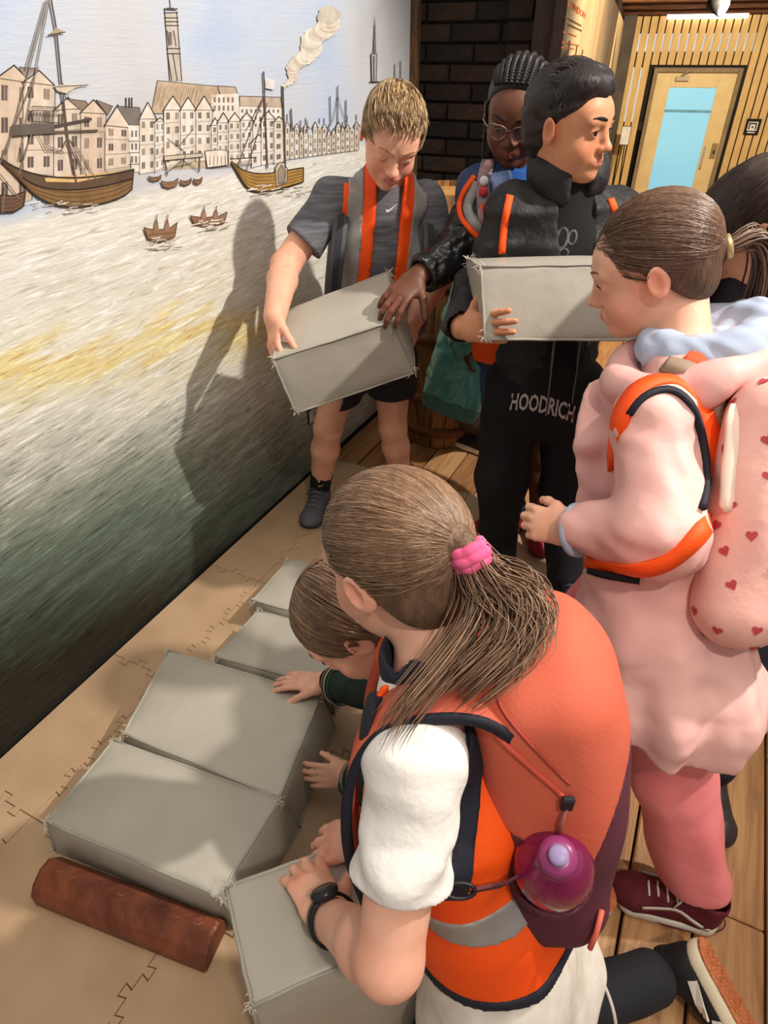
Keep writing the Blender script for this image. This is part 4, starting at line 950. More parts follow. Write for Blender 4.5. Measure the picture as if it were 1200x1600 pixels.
def slerp_path(a, b, hc, R, rad, lift=1.0, n=10, jit=0.0, rng=None):
    """path over an ellipsoid from unit direction a to b"""
    a, b = nrm(a), nrm(b); om = math.acos(np.clip(a @ b, -.999, .999)); t = np.linspace(0, 1, n)[:, None]
    d = (np.sin((1-t)*om)*a+np.sin(t*om)*b)/math.sin(om); 
    if rng is not None: d = d+jit*np.sin(t*math.pi)*rng.normal(size=3)
    return hc+((d/np.linalg.norm(d, axis=1)[:, None])*rad*lift) @ R.T
def person(base, label): return empty('person', base, label, 'person')
def vest(root, j, inf, mat, open_w=.05, hem=-.02, arm_r=.062, neckr=.06, low=.06, h=.006, extra=None, strip_z=(.06,), strip_m=None, sh_strip=True, front=True, flare=.0, w=1.0, edge=None, fold=.004):
    def base(off):
        s = S(); torso(s, j, inf+off, .03, w, low, .72)
        if flare: s.fcap(j.pelvis-j.z*low, j.pelvis+j.z*.1, (.116*w+inf+off+flare, .09*w+inf+off+flare), (.11*w+inf+off, .085*w+inf+off), j.x, .03)
        s.disp(wob(38, fold, 5))
        return s
    def cuts(s, grow=0.0):
        for sh, el in ((j.shL, j.elL), (j.shR, j.elR)): s.cap(sh+(el-sh)*-.15, el, arm_r-grow, None, .004, 's')
        s.cap(j.neck-j.z*.02, j.neck+j.z*.2, neckr-grow, None, .004, 's')
        if open_w: s.fn(lambda P: (lambda q: np.maximum(np.abs(q[:, 0])-open_w*(1.0-0.0*q[:, 2])+grow, 0.0-q[:, 1]))(j.loc(P)), 's', .004)
        s.plane(j.T(0, 0, hem), (0, 0, -1) @ j.R.T if False else -j.z, .003)
        if extra: extra(s)
        return s
    v = sdf_obj('hi_vis_vest', cuts(base(0)), h, mat, root)
    sm = strip_m or refl
    for zz in strip_z:
        s = cuts(base(.0025)); s.plane(j.T(0, 0, zz+.022), j.z); s.plane(j.T(0, 0, zz-.022), -j.z); sdf_obj('reflective_strip', s, h*.8, sm, v, relax=0)
    if sh_strip:
        for a in (-1, 1):
            s = cuts(base(.0025)); s.plane(j.T(0, 0, (strip_z[-1] if strip_z else 0)+.02), -j.z); xx = a*(open_w+.056 if open_w else .085)
            s.fn(lambda P, xx=xx: np.abs(j.loc(P)[:, 0]-xx)-.022); sdf_obj('reflective_strip', s, h*.8, sm, v, relax=0)
    if edge:
        pass
    return v
hiviz = M('hi_vis_orange', (255, 92, 18), (246, 78, 10), scale=8, rough=0.6, bump=0.15, bscale=500, emit=(255, 80, 10), estr=0.0)
refl = M('reflective_tape', (150, 146, 142), (138, 134, 130), scale=30, rough=0.4, spec=0.6)
navy_edge = M('navy_binding', (30, 32, 44), (24, 26, 36), rough=0.7)
def project_shape(name, v2, f, origin, ux, uy, nrm_dir, bvh, mat, parent, lift=.0012):
    o = np.array(origin); W = []
    for (x, y) in v2:
        p = o+ux*x+uy*y; hit = bvh.ray_cast(Vector(p+nrm_dir*.15), Vector(-nrm_dir)); 
        W.append(np.array(hit[0])+nrm_dir*lift if hit[0] is not None else p)
    return mesh_obj(name, np.array(W), f, mat, parent, False)
def bvh_of(o):
    me = o.data; off = parent_loc(o.parent) if o.parent else Vector((0, 0, 0))
    return BVHTree.FromPolygons([v.co+off for v in me.vertices], [tuple(p.vertices) for p in me.polygons])
def swoosh(scale):
    top = [(0.0, .30), (.10, .22), (.25, .17), (.5, .26), (1.0, .46)]; bot = [(1.0, .46), (.5, .14), (.25, .02), (.12, .0), (.02, .08)]
    pts = top+bot[1:]; v = [((x-.5)*scale, (y-.2)*scale) for x, y in pts]; k = len(pts)
    f = [(0, 1, 8), (1, 7, 8), (1, 2, 7), (2, 6, 7), (2, 3, 6), (3, 5, 6), (3, 4, 5)]; return v, f
def guide(pts, n=18):
    P = np.array(pts); k = len(P)-1; o = []
    for t in np.linspace(0, k-1e-6, n):
        i = int(t); u = t-i; p0, p1, p2, p3 = P[max(i-1, 0)], P[i], P[i+1], P[min(i+2, k)]
        o.append(.5*((2*p1)+(p2-p0)*u+(2*p0-5*p1+4*p2-p3)*u*u+(3*p1-p0-3*p2+p3)*u**3))
    return np.array(o)
def pix_on(bv, pts, lift=.001):
    o = []
    for (x, y) in pts:
        d = ray(x, y); h_ = bv.ray_cast(Vector(CAM), Vector(nrm(d)))
        if h_[0] is not None: o.append(np.array(h_[0])+np.array(h_[1])*lift)
    return o
def armband(j, sh, el, inf, r0, r1, name, mat, root, lo=-.2, h=.004, w=.94):
    u = nrm(el-sh); rd = lambda P: np.linalg.norm((P-sh)-np.outer((P-sh) @ u, u), axis=1)
    s = S(); torso(s, j, inf, .03, w, .05, .72); s.fn(lambda P: np.maximum(r0-rd(P), rd(P)-r1), 'i', .002); s.fn(lambda P: np.maximum((P-sh) @ u-.16, -.055-(P-sh) @ u)); s.disp(wob(38, .004, 5)); s.fn(lambda P: -(j.loc(P)[:, 2]-lo)); return sdf_obj(name, s, h, mat, root)
def surf_band(name, bv, pp, w, th, mat, parent, n=26, lift=.002):
    pts = []; nr = []
    for (x, y) in guide(np.array(pp, float), n):
        h_ = bv.ray_cast(Vector(CAM), Vector(nrm(ray(x, y))))
        if h_[0] is not None: pts.append(np.array(h_[0])+np.array(h_[1])*lift); nr.append(np.array(h_[1]))
    P = np.array(pts); Nn = np.array(nr)
    for _ in range(2): P[1:-1] = (P[:-2]+2*P[1:-1]+P[2:])/4; Nn[1:-1] = (Nn[:-2]+2*Nn[1:-1]+Nn[2:])/4
    T = np.gradient(P, axis=0); sd = np.cross(Nn, T); b = MB(); b.ribbon(P, sd, w, th); return b.build(name, mat, parent, True)
# ================================================================= boy in the grey T-shirt holding a block
FAIR = (236, 178, 150)
jA = J(pelvis=aty(575, 555, 2.06), chest=aty(592, 385, 2.05), neck=aty(606, 280, 2.02), shR=aty(520, 312, 2.02), shL=aty(664, 318, 2.06),
       elR=aty(446, 415, 1.92), wrR=att(429, 496, 1.71), elL=aty(684, 430, 2.02), wrL=aty(652, 492, 1.90))
hcA = aty(612, 212, 1.935); RA = frame((.10, -.82, -.56), (.22, -.42, .9))
pA = person((-.1, 2.05, MZ), 'boy in grey marl T-shirt and orange vest gripping a tilted grey block by the mural')
ankA = (atz(500, 762, .09), atz(627, 752, .09)); hipA = (jA.T(-.075 if False else .07, 0, -.02), jA.T(-.07, 0, -.02)); hipA = (jA.pelvis+V(-.075, 0, -.02), jA.pelvis+V(.08, .02, -.02))
kneeA = (aty(513, 668, 1.97), aty(614, 668, 2.07))
s = S(); s.k = .014; torso(s, jA, -.004)
s.cap(jA.neck-jA.z*.02, hcA+RA @ V(0, -.03, -.05), .046, .043, .02); head(s, hcA, RA, 1.03, lids=1)
for a in ((jA.shR, jA.elR, jA.wrR), (jA.shL, jA.elL, jA.wrL)): arm(s, *a, r=(.045, .041, .030))
for i in (0, 1): leg(s, hipA[i], kneeA[i], ankA[i], r=(.07, .049, .036))
dR = nrm(att(427, 570, 1.70)-jA.wrR); hand(s, jA.wrR, dR, nrm((-.80, -.55, .15)), True, (22, 28, 20), 1.08, .6, (30, 15, 10), k=.006)
dL = nrm(aty(640, 545, 1.86)-jA.wrL); hand(s, jA.wrL, dL, nrm((.85, -.3, .2)), False, (15, 20, 15), 1.0)
bl = head_blobs(hcA, RA, FAIR, lip=(196, 100, 96), cheek=(236, 146, 124))+hand_blobs(jA.wrR, dR, nrm((-.80, -.55, .15)), True, FAIR)
bdy = sdf_obj('body', s, .0034, skin_mat(), pA, col_blobs(FAIR, bl))
eye_set(pA, bdy, hcA, RA, gaze=(0, 1, -.75), iris=(80, 84, 90), brow=(150, 108, 76), browth=.8, closed=True)
# hair: short, dark blond, swept forward
hs = S(); hs.k = .01; hs.at(hcA, RA); hs.ell((0, -.016, .036), (.079, .097, .081)); hs.ell((0, .040, .070), (.064, .048, .042), k=.03)
hs.fn(lambda P: (lambda q: np.maximum(np.maximum(q[:, 1]-.028+ -.55*(q[:, 2]-.050), -q[:, 2]-.030), -1))((P-hcA) @ RA), 'i', .012); hs.at()
hs.disp(wob(160, .0022, 3)); sdf_obj('hair', hs, .004, hair_cap_mat('blond', (146, 116, 82)), pA)
g = np.random.default_rng(2); pths = []
for _ in range(1300):
    ph = g.uniform(-math.pi, math.pi); th = g.uniform(-.35, 1.5)
    d = V(math.cos(th)*math.sin(ph), math.cos(th)*math.cos(ph), math.sin(th))
    if d[1] > .45 and d[2] < .50: continue
    if d[2] < -.25 : continue
    e = nrm(d+V(g.normal()*.10, .42+g.normal()*.08, -.12 if d[1] > .2 else -.28)); 
    P_ = slerp_path(d, e, hcA+RA @ V(0, -.006, .038), RA, np.array([.081, .102, .084]), 1.0, 5); P_ = P_+np.linspace(0, 1, 5)[:, None]**2*(RA @ V(g.normal()*.003, .006, g.uniform(-.002, .007))); pths.append(P_)
strands(pA, pths, 'hair_locks', hair_mat(), .0017, [(150, 120, 84), (190, 158, 114), (118, 92, 64), (206, 178, 134)], 1)
# T-shirt, shorts
marl = M('grey_marl', (112, 112, 116), (84, 84, 90), scale=26, rough=0.85, stretch=(.5, .5, 5), detail=6, bump=.1, bscale=200)
s = S(); torso(s, jA, .014, .03, 1.02, .04)
for (a, b) in ((jA.shR, jA.elR), (jA.shL, jA.elL)):
    e = a+(b-a)*.70; s.cap(a, e, .055, .064, .02); s.plane(e, b-a) if False else None
for (a, b) in ((jA.shR, jA.elR), (jA.shL, jA.elL)):
    e = a+(b-a)*.66; dd = nrm(b-a); s.fn(lambda P, e=e, dd=dd, a=a: np.minimum((P-e) @ dd, .11-np.linalg.norm(P-e-dd*.06, axis=1)), 'i', .003)
s.cap(jA.neck+jA.z*.012, hcA, .052, .05, .006, 's'); s.disp(wob(42, .0045, 8)); s.plane(jA.T(0, 0, -.06), -jA.z, .004)
tA = sdf_obj('t_shirt', s, .005, marl, pA)
bv = bvh_of(tA); o = aty(612, 326, 1.9); v2, f2 = swoosh(.034); project_shape('swoosh_mark', v2, f2, aty(612, 326, 1.95), nrm(V(1, 0, .25)), V(0, 0, 1), -nrm(ray(612, 326)), bv, M('print_white', (236, 236, 236)), tA)
s = S()
for i in (0, 1): s.cap(hipA[i], kneeA[i]+(hipA[i]-kneeA[i])*.20, .088, .080, .025)
s.cap(jA.pelvis, jA.pelvis+V(0, 0, .08), .118, .115, .03); s.disp(wob(40, .004, 9))
zz = aty(515, 637, 1.96)[2]; s.plane((0, 0, zz), (0, 0, -1), .003)
for i in (0, 1): s.cap(kneeA[i], V(kneeA[i][0], kneeA[i][1], zz+.04), .062, .062, .004, 's')
sdf_obj('shorts', s, .006, M('black_shorts', (44, 42, 44), (34, 33, 36), rough=0.8), pA)
# socks and trainers
sock = M('black_sock', (24, 24, 26), rough=0.9); tr_up = M('grey_trainer', (96, 98, 104), (84, 86, 92), rough=0.7); tr_so = M('grey_sole', (62, 64, 70), rough=0.7); tr_la = M('grey_lace', (70, 72, 78), rough=0.8)
for i, (toe, hl) in enumerate(((atz(478, 836, MZ), None), (atz(640, 840, MZ), None))):
    an = ankA[i]; s = S(); up_ = nrm(kneeA[i]-an); s.cap(an-up_*.05, an+up_*.095, .037, .042, .01); s.disp(wob(200, .001, 2)); so = sdf_obj('sock', s, .004, sock, pA)
    v2, f2 = swoosh(.024); project_shape('swoosh_mark', v2, f2, an+up_*.05+V(.004, 0, 0), V(1, 0, 0), V(0, 0, 1), V(0, -1, 0), bvh_of(so), M('print_white', (236, 236, 236)), so)
    fw = toe-an; fw[2] = 0; fw = nrm(fw); heel = V(an[0], an[1], MZ)-fw*.045; shoe(pA, heel, fw, (0, 0, 1), .235, tr_up, tr_so, tr_la, high=.008)
# open hi-vis vest
def cutA(s): s.fn(lambda P: np.abs(jA.loc(P)[:, 0])-.128, 'i', .004)
vA = vest(pA, jA, .026, hiviz, open_w=.036, extra=cutA, hem=-.01, arm_r=.060, neckr=.058, low=.04, strip_z=(.10,), flare=.012)
# grey backpack worn on his back
bpA = empty('backpack', jA.T(0, -.16, -.0), 'grey backpack on the back of the boy in the grey T-shirt', 'backpack')
s = S().at(jA.T(0, -.165, .22), jA.R); s.box((0, 0, 0), (.145, .075, .20), rd=.06); s.box((0, -.07, -.06), (.115, .04, .11), rd=.035, k=.02); s.at(); s.disp(wob(30, .004, 3)); grey_bp = M('grey_nylon', (92, 92, 98), (74, 74, 80), rough=0.6)
sdf_obj('bag_body', s, .007, grey_bp, bpA)
for a in (-1, 1):
    b = MB(); pts = [jA.T(a*.105, -.085, .40), jA.T(a*.122, -.03, .468), jA.T(a*.130, .05, .448), jA.T(a*.138, .092, .36), jA.T(a*.142, .098, .24), jA.T(a*.14, .07, .12), jA.T(a*.145, -.06, .05)]
    P_ = np.array([np.array(bz) for bz in [tuple(np.array(pts[int(t)])*(1-(t % 1))+np.array(pts[min(int(t)+1, 6)])*(t % 1)) for t in np.linspace(0, 5.999, 30)]]); 
    for _ in range(3): P_[1:-1] = (P_[:-2]+P_[1:-1]*2+P_[2:])/4
    b.ribbon(P_, jA.x, .042, .012); st = b.build('shoulder_strap', grey_bp, bpA, True)
    b = MB(); b.ribbon(P_[5:22]+jA.y*.0, jA.x, .018, .018); b.build('webbing', M('dark_webbing', (48, 48, 52), rough=.7), st)
b = MB(); h0 = jA.T(-.06, -.12, .46); 
b.tube([jA.T(.05, -.14, .42), jA.T(.06, -.15, .50), jA.T(.02, -.15, .53), jA.T(-.02, -.15, .50), jA.T(-.03, -.14, .42)], .009, 6); b.build('grab_handle', M('dark_webbing', (48, 48, 52), rough=.7), bpA, True)
# the block he holds
tl, tr, brr, bll, tlb, trb = att(427, 562, 1.66), att(612, 502, 1.68), att(648, 582, 1.80), att(462, 645, 1.78), att(447, 487, 1.80), att(607, 425, 1.83)
w_ = tlb-tl; w2 = trb-tr
vinyl_block([tl, tlb, trb, tr], [bll, bll+w_, brr+w2, brr], 'tilted grey vinyl foam block carried by the boy in the grey T-shirt', 6, .006)
# ================================================================= boy in the black puffer jacket with the second block
TAN = (206, 146, 110)
jC = J(pelvis=aty(850, 590, 1.72), chest=aty(878, 380, 1.73), neck=aty(884, 288, 1.73), shR=aty(800, 330, 1.71), shL=aty(966, 336, 1.76),
       elR=aty(740, 455, 1.70), wrR=aty(722, 512, 1.50), elL=aty(1020, 470, 1.70), wrL=aty(1010, 520, 1.50))
hcC = aty(890, 196, 1.70); RC = frame((.74, -.66, -.08), (.05, -.1, 1))
pC = person((.45, 1.7, MZ), 'dark-haired boy in black puffer jacket looking right and holding a grey block')
s = S(); s.k = .014; torso(s, jC, -.01); s.cap(jC.neck-jC.z*.03, hcC+RC @ V(0, -.03, -.05), .05, .046, .02); head(s, hcC, RC, 1.03, lids=.05)
for a in ((jC.shR, jC.elR, jC.wrR), (jC.shL, jC.elL, jC.wrL)): arm(s, *a)
dC = nrm(att(800, 512, 1.385)-jC.wrR); doC = nrm((-.35, -.75, .2)); hand(s, jC.wrR+dC*.005, dC, doC, True, (8, 14, 10), 1.08, .9, (62, 0, 5), k=.006, per=((4, 10, 10), (8, 10, 10), (12, 14, 10), (16, 16, 12)))
legC = ((jC.pelvis+V(-.075, 0, -.03), aty(785, 745, 1.70), atz(775, 862, .09)), (jC.pelvis+V(.085, 0, -.03), aty(885, 760, 1.70), atz(885, 892, .09)))
for a in legC: leg(s, *a)
bdy = sdf_obj('body', s, .0034, skin_mat(), pC, col_blobs(TAN, head_blobs(hcC, RC, TAN, 1.03, lip=(176, 96, 84), cheek=(212, 134, 100), ear=(214, 128, 96))+hand_blobs(jC.wrR, dC, doC, True, TAN)))
eye_set(pC, bdy, hcC, RC, 1.03, gaze=(.35, 1, .05), iris=(34, 22, 18), brow=(36, 26, 22), browth=1.25)
hs = S(); hs.k = .012; hs.at(hcC, RC, 1.03); hs.ell((0, -.020, .038), (.078, .093, .082)); hs.ell((0, .030, .078), (.066, .050, .036), k=.03); hs.ell((0, -.06, -.02), (.06, .045, .06), k=.03)
hs.fn(lambda P: (lambda q: np.maximum(np.maximum(np.minimum(q[:, 1]-.012-.9*(q[:, 2]-.030), q[:, 1]-.085), -q[:, 2]-.075), np.where(q[:, 1] > -.03, (.0-q[:, 2])*.7+(q[:, 1]-.0)*.6, -1)))((P-hcC) @ RC/1.03), 'i', .012); hs.at()
hs.disp(wob(120, .0035, 6)); sdf_obj('hair', hs, .004, hair_cap_mat('black', (46, 38, 36)), pC)
g = np.random.default_rng(5); pths = []
for _ in range(900):
    ph = g.uniform(-math.pi, math.pi); th = g.uniform(.0, 1.5); d = V(math.cos(th)*math.sin(ph), math.cos(th)*math.cos(ph), math.sin(th))
    if d[1] > .35 and d[2] < .62: continue
    e = nrm(d+V(g.normal()*.10, .26*(d[2] > .35)+g.normal()*.08, -.22 if d[2] < .35 else -.02)); P_ = slerp_path(d, e, hcC+RC @ V(0, -.012, .042), RC, np.array([.079, .096, .086]), 1.0, 6, .03, g); pths.append(P_)
strands(pC, pths, 'hair_locks', hair_mat(), .0017, [(40, 32, 30), (58, 48, 46), (30, 24, 24), (84, 72, 68)], 2)
puff = M('black_puffer', (44, 42, 43), (34, 32, 34), scale=12, rough=0.62, bump=.35, bscale=45, spec=.35)
def puffer(j, arms, inf, hem, opening=True):
    s = S(); torso(s, j, inf, .03, 1.06, .1)
    for (a, b, c) in arms: s.cap(a, b, .054, .054, .03); s.cap(b, b+(c-b)*.92, .054, .048, .03)
    q = lambda P: j.loc(P)
    s.disp(lambda P: -.007*np.abs(np.cos(j.loc(P)[:, 2]*math.pi/.075))**6+.004)
    s.disp(wob(45, .004, 4)); s.disp(wob(100, .0022, 17, 5)); s.plane(j.T(0, 0, hem), -j.z, .004)
    if opening: s.fn(lambda P: (lambda q: np.maximum(np.abs(q[:, 0])-(.034+.05*np.clip(q[:, 2]-.22, 0, .2)), .0-q[:, 1]))(j.loc(P)), 's', .006)
    for (a, b, c) in arms: s.cap(b+(c-b)*.80, c+(c-b)*.3, .036, .036, .004, 's')
    s.cap(j.neck+j.z*.02, j.neck+j.z*.2, .07, .08, .006, 's'); return s
armsC = ((jC.shR, jC.elR, jC.wrR), (jC.shL, jC.elL, jC.wrL))
jk = sdf_obj('puffer_jacket', puffer(jC, armsC, .020, -.065), .0055, puff, pC)
s = S(); c0 = jC.neck+jC.z*.012
for t in np.linspace(0, 2*math.pi, 15)[:-1]: s.ell(c0+.066*math.cos(t)*jC.x+.060*math.sin(t)*jC.y+V(0, 0, .018-.020*math.sin(t)), (.030, .030, .046), k=.03)
s.fn(lambda P: (lambda q: np.maximum(np.abs(q[:, 0]+.0)-.022, .0-q[:, 1]))(jC.loc(P)), 's', .01); s.disp(wob(60, .004, 3)); sdf_obj('raised_collar', s, .0055, puff, pC)
hood_m = M('black_hoodie', (24, 22, 24), (18, 17, 19), rough=0.9)
s = S(); torso(s, jC, .016, .03, 1.02, .06); s.cap(jC.neck-jC.z*.02, jC.neck+jC.z*.05, .066, .064, .02); s.cap(jC.neck+jC.z*.02, hcC, .052, .055, .004, 's'); s.disp(wob(40, .004, 12)); s.plane(jC.T(0, 0, -.055), -jC.z, .004)
hd = sdf_obj('hoodie', s, .006, hood_m, pC); bv = bvh_of(hd); b_gl = M('silver_print', (120, 118, 116), (70, 68, 66), scale=60, rough=0.3, metal=.4)
bc_ = aty(884, 372, 1.6); vdir = -nrm(ray(884, 372))
def ring2(cx, cy, rx, ry, w, n=16, a0=0, a1=2*math.pi):
    v = []; 
    for i in range(n+1): a = a0+(a1-a0)*i/n; v += [(cx+rx*math.cos(a), cy+ry*math.sin(a)), (cx+(rx-w)*math.cos(a), cy+(ry-w)*math.sin(a))]
    return v, [(2*i, 2*i+2, 2*i+3, 2*i+1) for i in range(n)]
for args in ((-.008, 0, .016, .026, .006), (.016, .002, .012, .018, .005), (.0, -.034, .014, .013, .005)): v2, f2 = ring2(*args); project_shape('chest_print', v2, f2, bc_, V(1, 0, 0), V(0, 0, 1), vdir, bv, b_gl, hd)
b = MB(); zp = [jC.T(-.036, .125, z_) for z_ in np.linspace(-.06, .2, 10)]
for a in (-1, 1):
    pts = []
    for z_ in np.linspace(-.06, .22, 14):
        p = jC.T(a*.037, .16, z_); hit = bvh_of(jk).ray_cast(Vector(p+jC.y*.1), Vector(-jC.y)) if z_ == -.06 else None
        pts.append(jC.T(a*.036, .118, z_))
    b = MB(); b.ribbon(pts, jC.y, .008, .003); b.build('zip', M('zip_grey', (120, 120, 122), rough=.4), jk)
# orange vest just showing at both sides of the jacket opening
bvj = bvh_of(jk)
for pp in (((797, 306), (792, 330), (787, 360), (784, 395)), ((953, 312), (958, 325), (962, 340))):
    q_ = pix_on(bvj, [tuple(x) for x in guide(np.array(pp, float), 12)], .003)
    if len(q_) > 3: b = MB(); b.ribbon(q_, jC.x, .017, .004); b.build('orange_edging', hiviz, pC, True)
jog = M('black_joggers', (26, 26, 30), (20, 20, 24), rough=0.85, bump=.1, bscale=150)
s = S()
for (h_, k_, a_) in legC: s.cap(h_, k_, .095, .078, .03); s.cap(k_, a_+V(0, 0, -.01), .078, .062, .03)
s.cap(jC.pelvis-V(0, 0, .02), jC.pelvis+V(0, 0, .06), .122, .120, .03); s.ell(jC.pelvis+V(0, -.03, -.085), (.13, .09, .10), k=.03); s.disp(wob(34, .005, 14)); s.plane((0, 0, .055), (0, 0, -1), .004)
jg = sdf_obj('joggers', s, .006, jog, pC)
# lettering across the waistband of the joggers
bv = bvh_of(jg); v, f = text_mesh('HOODRICH', 1.0, .022); wv = v[:, 0].max()-v[:, 0].min(); L = .18
o_ = att(848, 634, 1.66); ux = nrm(att(905, 640, 1.66)-att(795, 622, 1.66)); v2 = [((x-v[:, 0].min())/wv*L-L/2, y*.070-.020-.9*((x-v[:, 0].min())/wv-.42)**2*.05) for x, y in v[:, :2]]
project_shape('lettering', v2, f, o_, ux, V(0, 0, 1), -nrm(ray(850, 634)), bv, M('print_grey_white', (206, 204, 200)), jg)
v2, f2 = ring2(0, 0, .0055, .0055, .0054); project_shape('red_dot', v2, f2, att(895, 650, 1.66), V(1, 0, 0), V(0, 0, 1), -nrm(ray(895, 650)), bv, M('print_red', (150, 40, 50)), jg)
b = MB(); pts = [att(x, y, 1.60) for x, y in ((838, 606), (868, 611), (900, 608), (922, 604))]; 
s = S(); torso(s, jC, .030, .03, 1.02, .08); s.plane(jC.T(0, 0, -.050), jC.z); s.plane(jC.T(0, 0, -.066), -jC.z); s.cap(jC.neck-jC.z*.02, jC.neck, .01); sdf_obj('shirt_hem', s, .005, M('white_hem', (214, 206, 204)), pC)
blk = M('black_shoe', (22, 22, 24), rough=0.35); blks = M('black_sole', (30, 30, 32), rough=.5)
for i, (h_, k_, a_) in enumerate(legC): shoe(pC, V(a_[0], a_[1], MZ)-nrm(V(.05-.1*i, -1, 0))*.05, nrm(V(.05-.1*i, -1, 0)), (0, 0, 1), .22, blk, blks, M('grey_lace', (70, 72, 78)))
# the block he holds
f0, f1, f2_, f3 = att(751, 417, 1.40), att(1012, 413, 1.40), att(1012, 531, 1.44), att(758, 530, 1.44); bk = att(748, 404, 1.60)-f0; bk = bk-nrm(f1-f0)*(bk @ nrm(f1-f0))
vinyl_block([f0, f0+bk, f1+bk, f1], [f3, f3+bk, f2_+bk, f2_], 'level grey vinyl foam block held by the boy in the black puffer jacket', 7, .006)

# ================================================================= child with braids and glasses, reaching for the block
DARK = (104, 64, 46)
jB = J(pelvis=aty(812, 545, 1.98), chest=aty(812, 370, 1.97), neck=aty(808, 268, 1.96), shR=aty(752, 298, 1.93), shL=aty(880, 300, 2.0), elR=aty(728, 385, 1.86), wrR=aty(652, 432, 1.735), elL=aty(900, 430, 2.0), wrL=aty(890, 520, 1.95))
hcB = aty(808, 176, 1.93); RB = frame((-.28, -.82, -.34), (-.05, -.32, 1))
pB = person((.4, 1.95, MZ), 'child with braided hair and glasses reaching an arm to the tilted block')
s = S(); s.k = .014; torso(s, jB, -.01); s.cap(jB.neck-jB.z*.03, hcB+RB @ V(0, -.03, -.05), .048, .045, .02); head(s, hcB, RB, 1.03, lids=.35, nose=.98, lip=1.35)
for a in (-1, 1): s.ell(hcB+RB @ V(a*.013, .090, -.034), (.009, .009, .0075), RB, k=.006)
for a in ((jB.shR, jB.elR, jB.wrR), (jB.shL, jB.elL, jB.wrL)): arm(s, *a)
dB = nrm(att(606, 478, 1.655)-jB.wrR); doB = nrm((.05, -.45, .85)); hand(s, jB.wrR, dB, doB, True, (18, 22, 18), 1.12, 1.2, (50, 5, 5), k=.006)
legB = ((jB.pelvis+V(-.03, 0, -.03), aty(800, 715, 1.92), atz(803, 800, .09)), (jB.pelvis+V(.12, 0, -.03), aty(850, 715, 1.92), atz(842, 806, .09)))
for a in legB: leg(s, *a, r=(.065, .046, .034))
bdy = sdf_obj('body', s, .0034, skin_mat(), pB, col_blobs(DARK, head_blobs(hcB, RB, DARK, 1.03, lip=(122, 66, 58), cheek=(112, 66, 48))+[(jB.wrR+dB*.12, .03, (150, 92, 74), .5)]))
eye_set(pB, bdy, hcB, RB, 1.03, gaze=(0, 1, -.5), iris=(30, 20, 16), brow=(30, 22, 20), browth=1.2)
W = lambda p: hcB+RB @ (np.array(p)*1.03)
b = MB(); gm = M('glasses_frame', (150, 128, 116), (90, 70, 62), scale=60, rough=.3)
for a in (-1, 1):
    b = MB(); pts = [W((a*.031+.024*math.cos(t)*(1.05), .102-.010*abs(math.cos(t))*.4-.006*(1 if a*math.cos(t) > .3 else 0), .0+.0175*math.sin(t)*(1 if math.sin(t) < 0 else .95))) for t in np.linspace(0, 2*math.pi, 21)]; b.tube(pts, .0019, 6); rim = b.build('glasses_rim', gm, pB, True)
    b = MB(); b.tube([W((a*.054, .096, .008)), W((a*.072, .06, .006)), W((a*.078, .0, .004)), W((a*.076, -.02, -.006))], .0017, 6); b.build('glasses_arm', gm, pB, True)
    b = MB(); b.add([pts[i] for i in range(20)], [tuple(range(20))]); b.build('lens', M('lens_clear', (235, 235, 240), rough=.05, alpha=.05, spec=.6), rim)
b = MB(); b.tube([W((-.009, .101, .004)), W((0, .104, .007)), W((.009, .101, .004))], .0018, 6); b.build('glasses_bridge', gm, pB, True)
# cornrow braids: scalp cap, rows of beads swept back
hs = S(); hs.k = .01; hs.at(hcB, RB, 1.03); hs.ell((0, -.016, .034), (.0765, .0945, .080)); hs.fn(lambda P: (lambda q: np.maximum(np.maximum(q[:, 1]-.040-.55*(q[:, 2]-.045), -q[:, 2]-.03), -1))((P-hcB) @ RB/1.03), 'i', .008); hs.at()
sdf_obj('hair', hs, .0045, hair_cap_mat('braid', (34, 28, 27)), pB)
brm = M('braid', (52, 45, 44), (26, 22, 22), scale=200, rough=.45, spec=.5)
for i, x in enumerate(np.linspace(-.95, .95, 11)):
    b = MB(); a0 = nrm((math.sin(x), .80*math.cos(x)**.3, .62+.10*math.cos(x))); a1 = nrm((math.sin(x)*.55, -1, -.25)); m_ = nrm((math.sin(x)*.95, .0, 1.0-.45*abs(x)))
    P1 = slerp_path(a0, m_, hcB+RB @ V(0, -.016, .035), RB, np.array([.079, .098, .083]), 1.01, 12); P2 = slerp_path(m_, a1, hcB+RB @ V(0, -.016, .035), RB, np.array([.079, .098, .083]), 1.01, 14); P_ = np.concatenate([P1, P2[1:]])
    dense = np.array([P_[int(t)]*(1-t % 1)+P_[min(int(t)+1, len(P_)-1)]*(t % 1) for t in np.linspace(0, len(P_)-1.001, 90)]); b.tube(dense, [.0056+.0020*math.sin(k*1.55) for k in range(90)], 6); b.build('cornrow', brm, pB, True)
for (x, y0) in ((-.072, .03), (-.076, .0), (.074, .02)):
    b = MB(); P_ = np.array([W((x*(1+.05*t), y0-.02*t, -.0-.13*t)) for t in np.linspace(-.25, 1, 40)]); b.tube(P_, [.0042+.0013*math.sin(k*1.5) for k in range(40)], 6); b.build('hanging_braid', brm, pB, True)
navy = M('blue_jacket', (44, 66, 104), (32, 50, 84), scale=8, rough=.6, bump=.15, bscale=40); leather = M('black_satin_sleeve', (30, 30, 32), (22, 22, 24), scale=8, rough=.32, bump=.5, bscale=26, spec=.6)
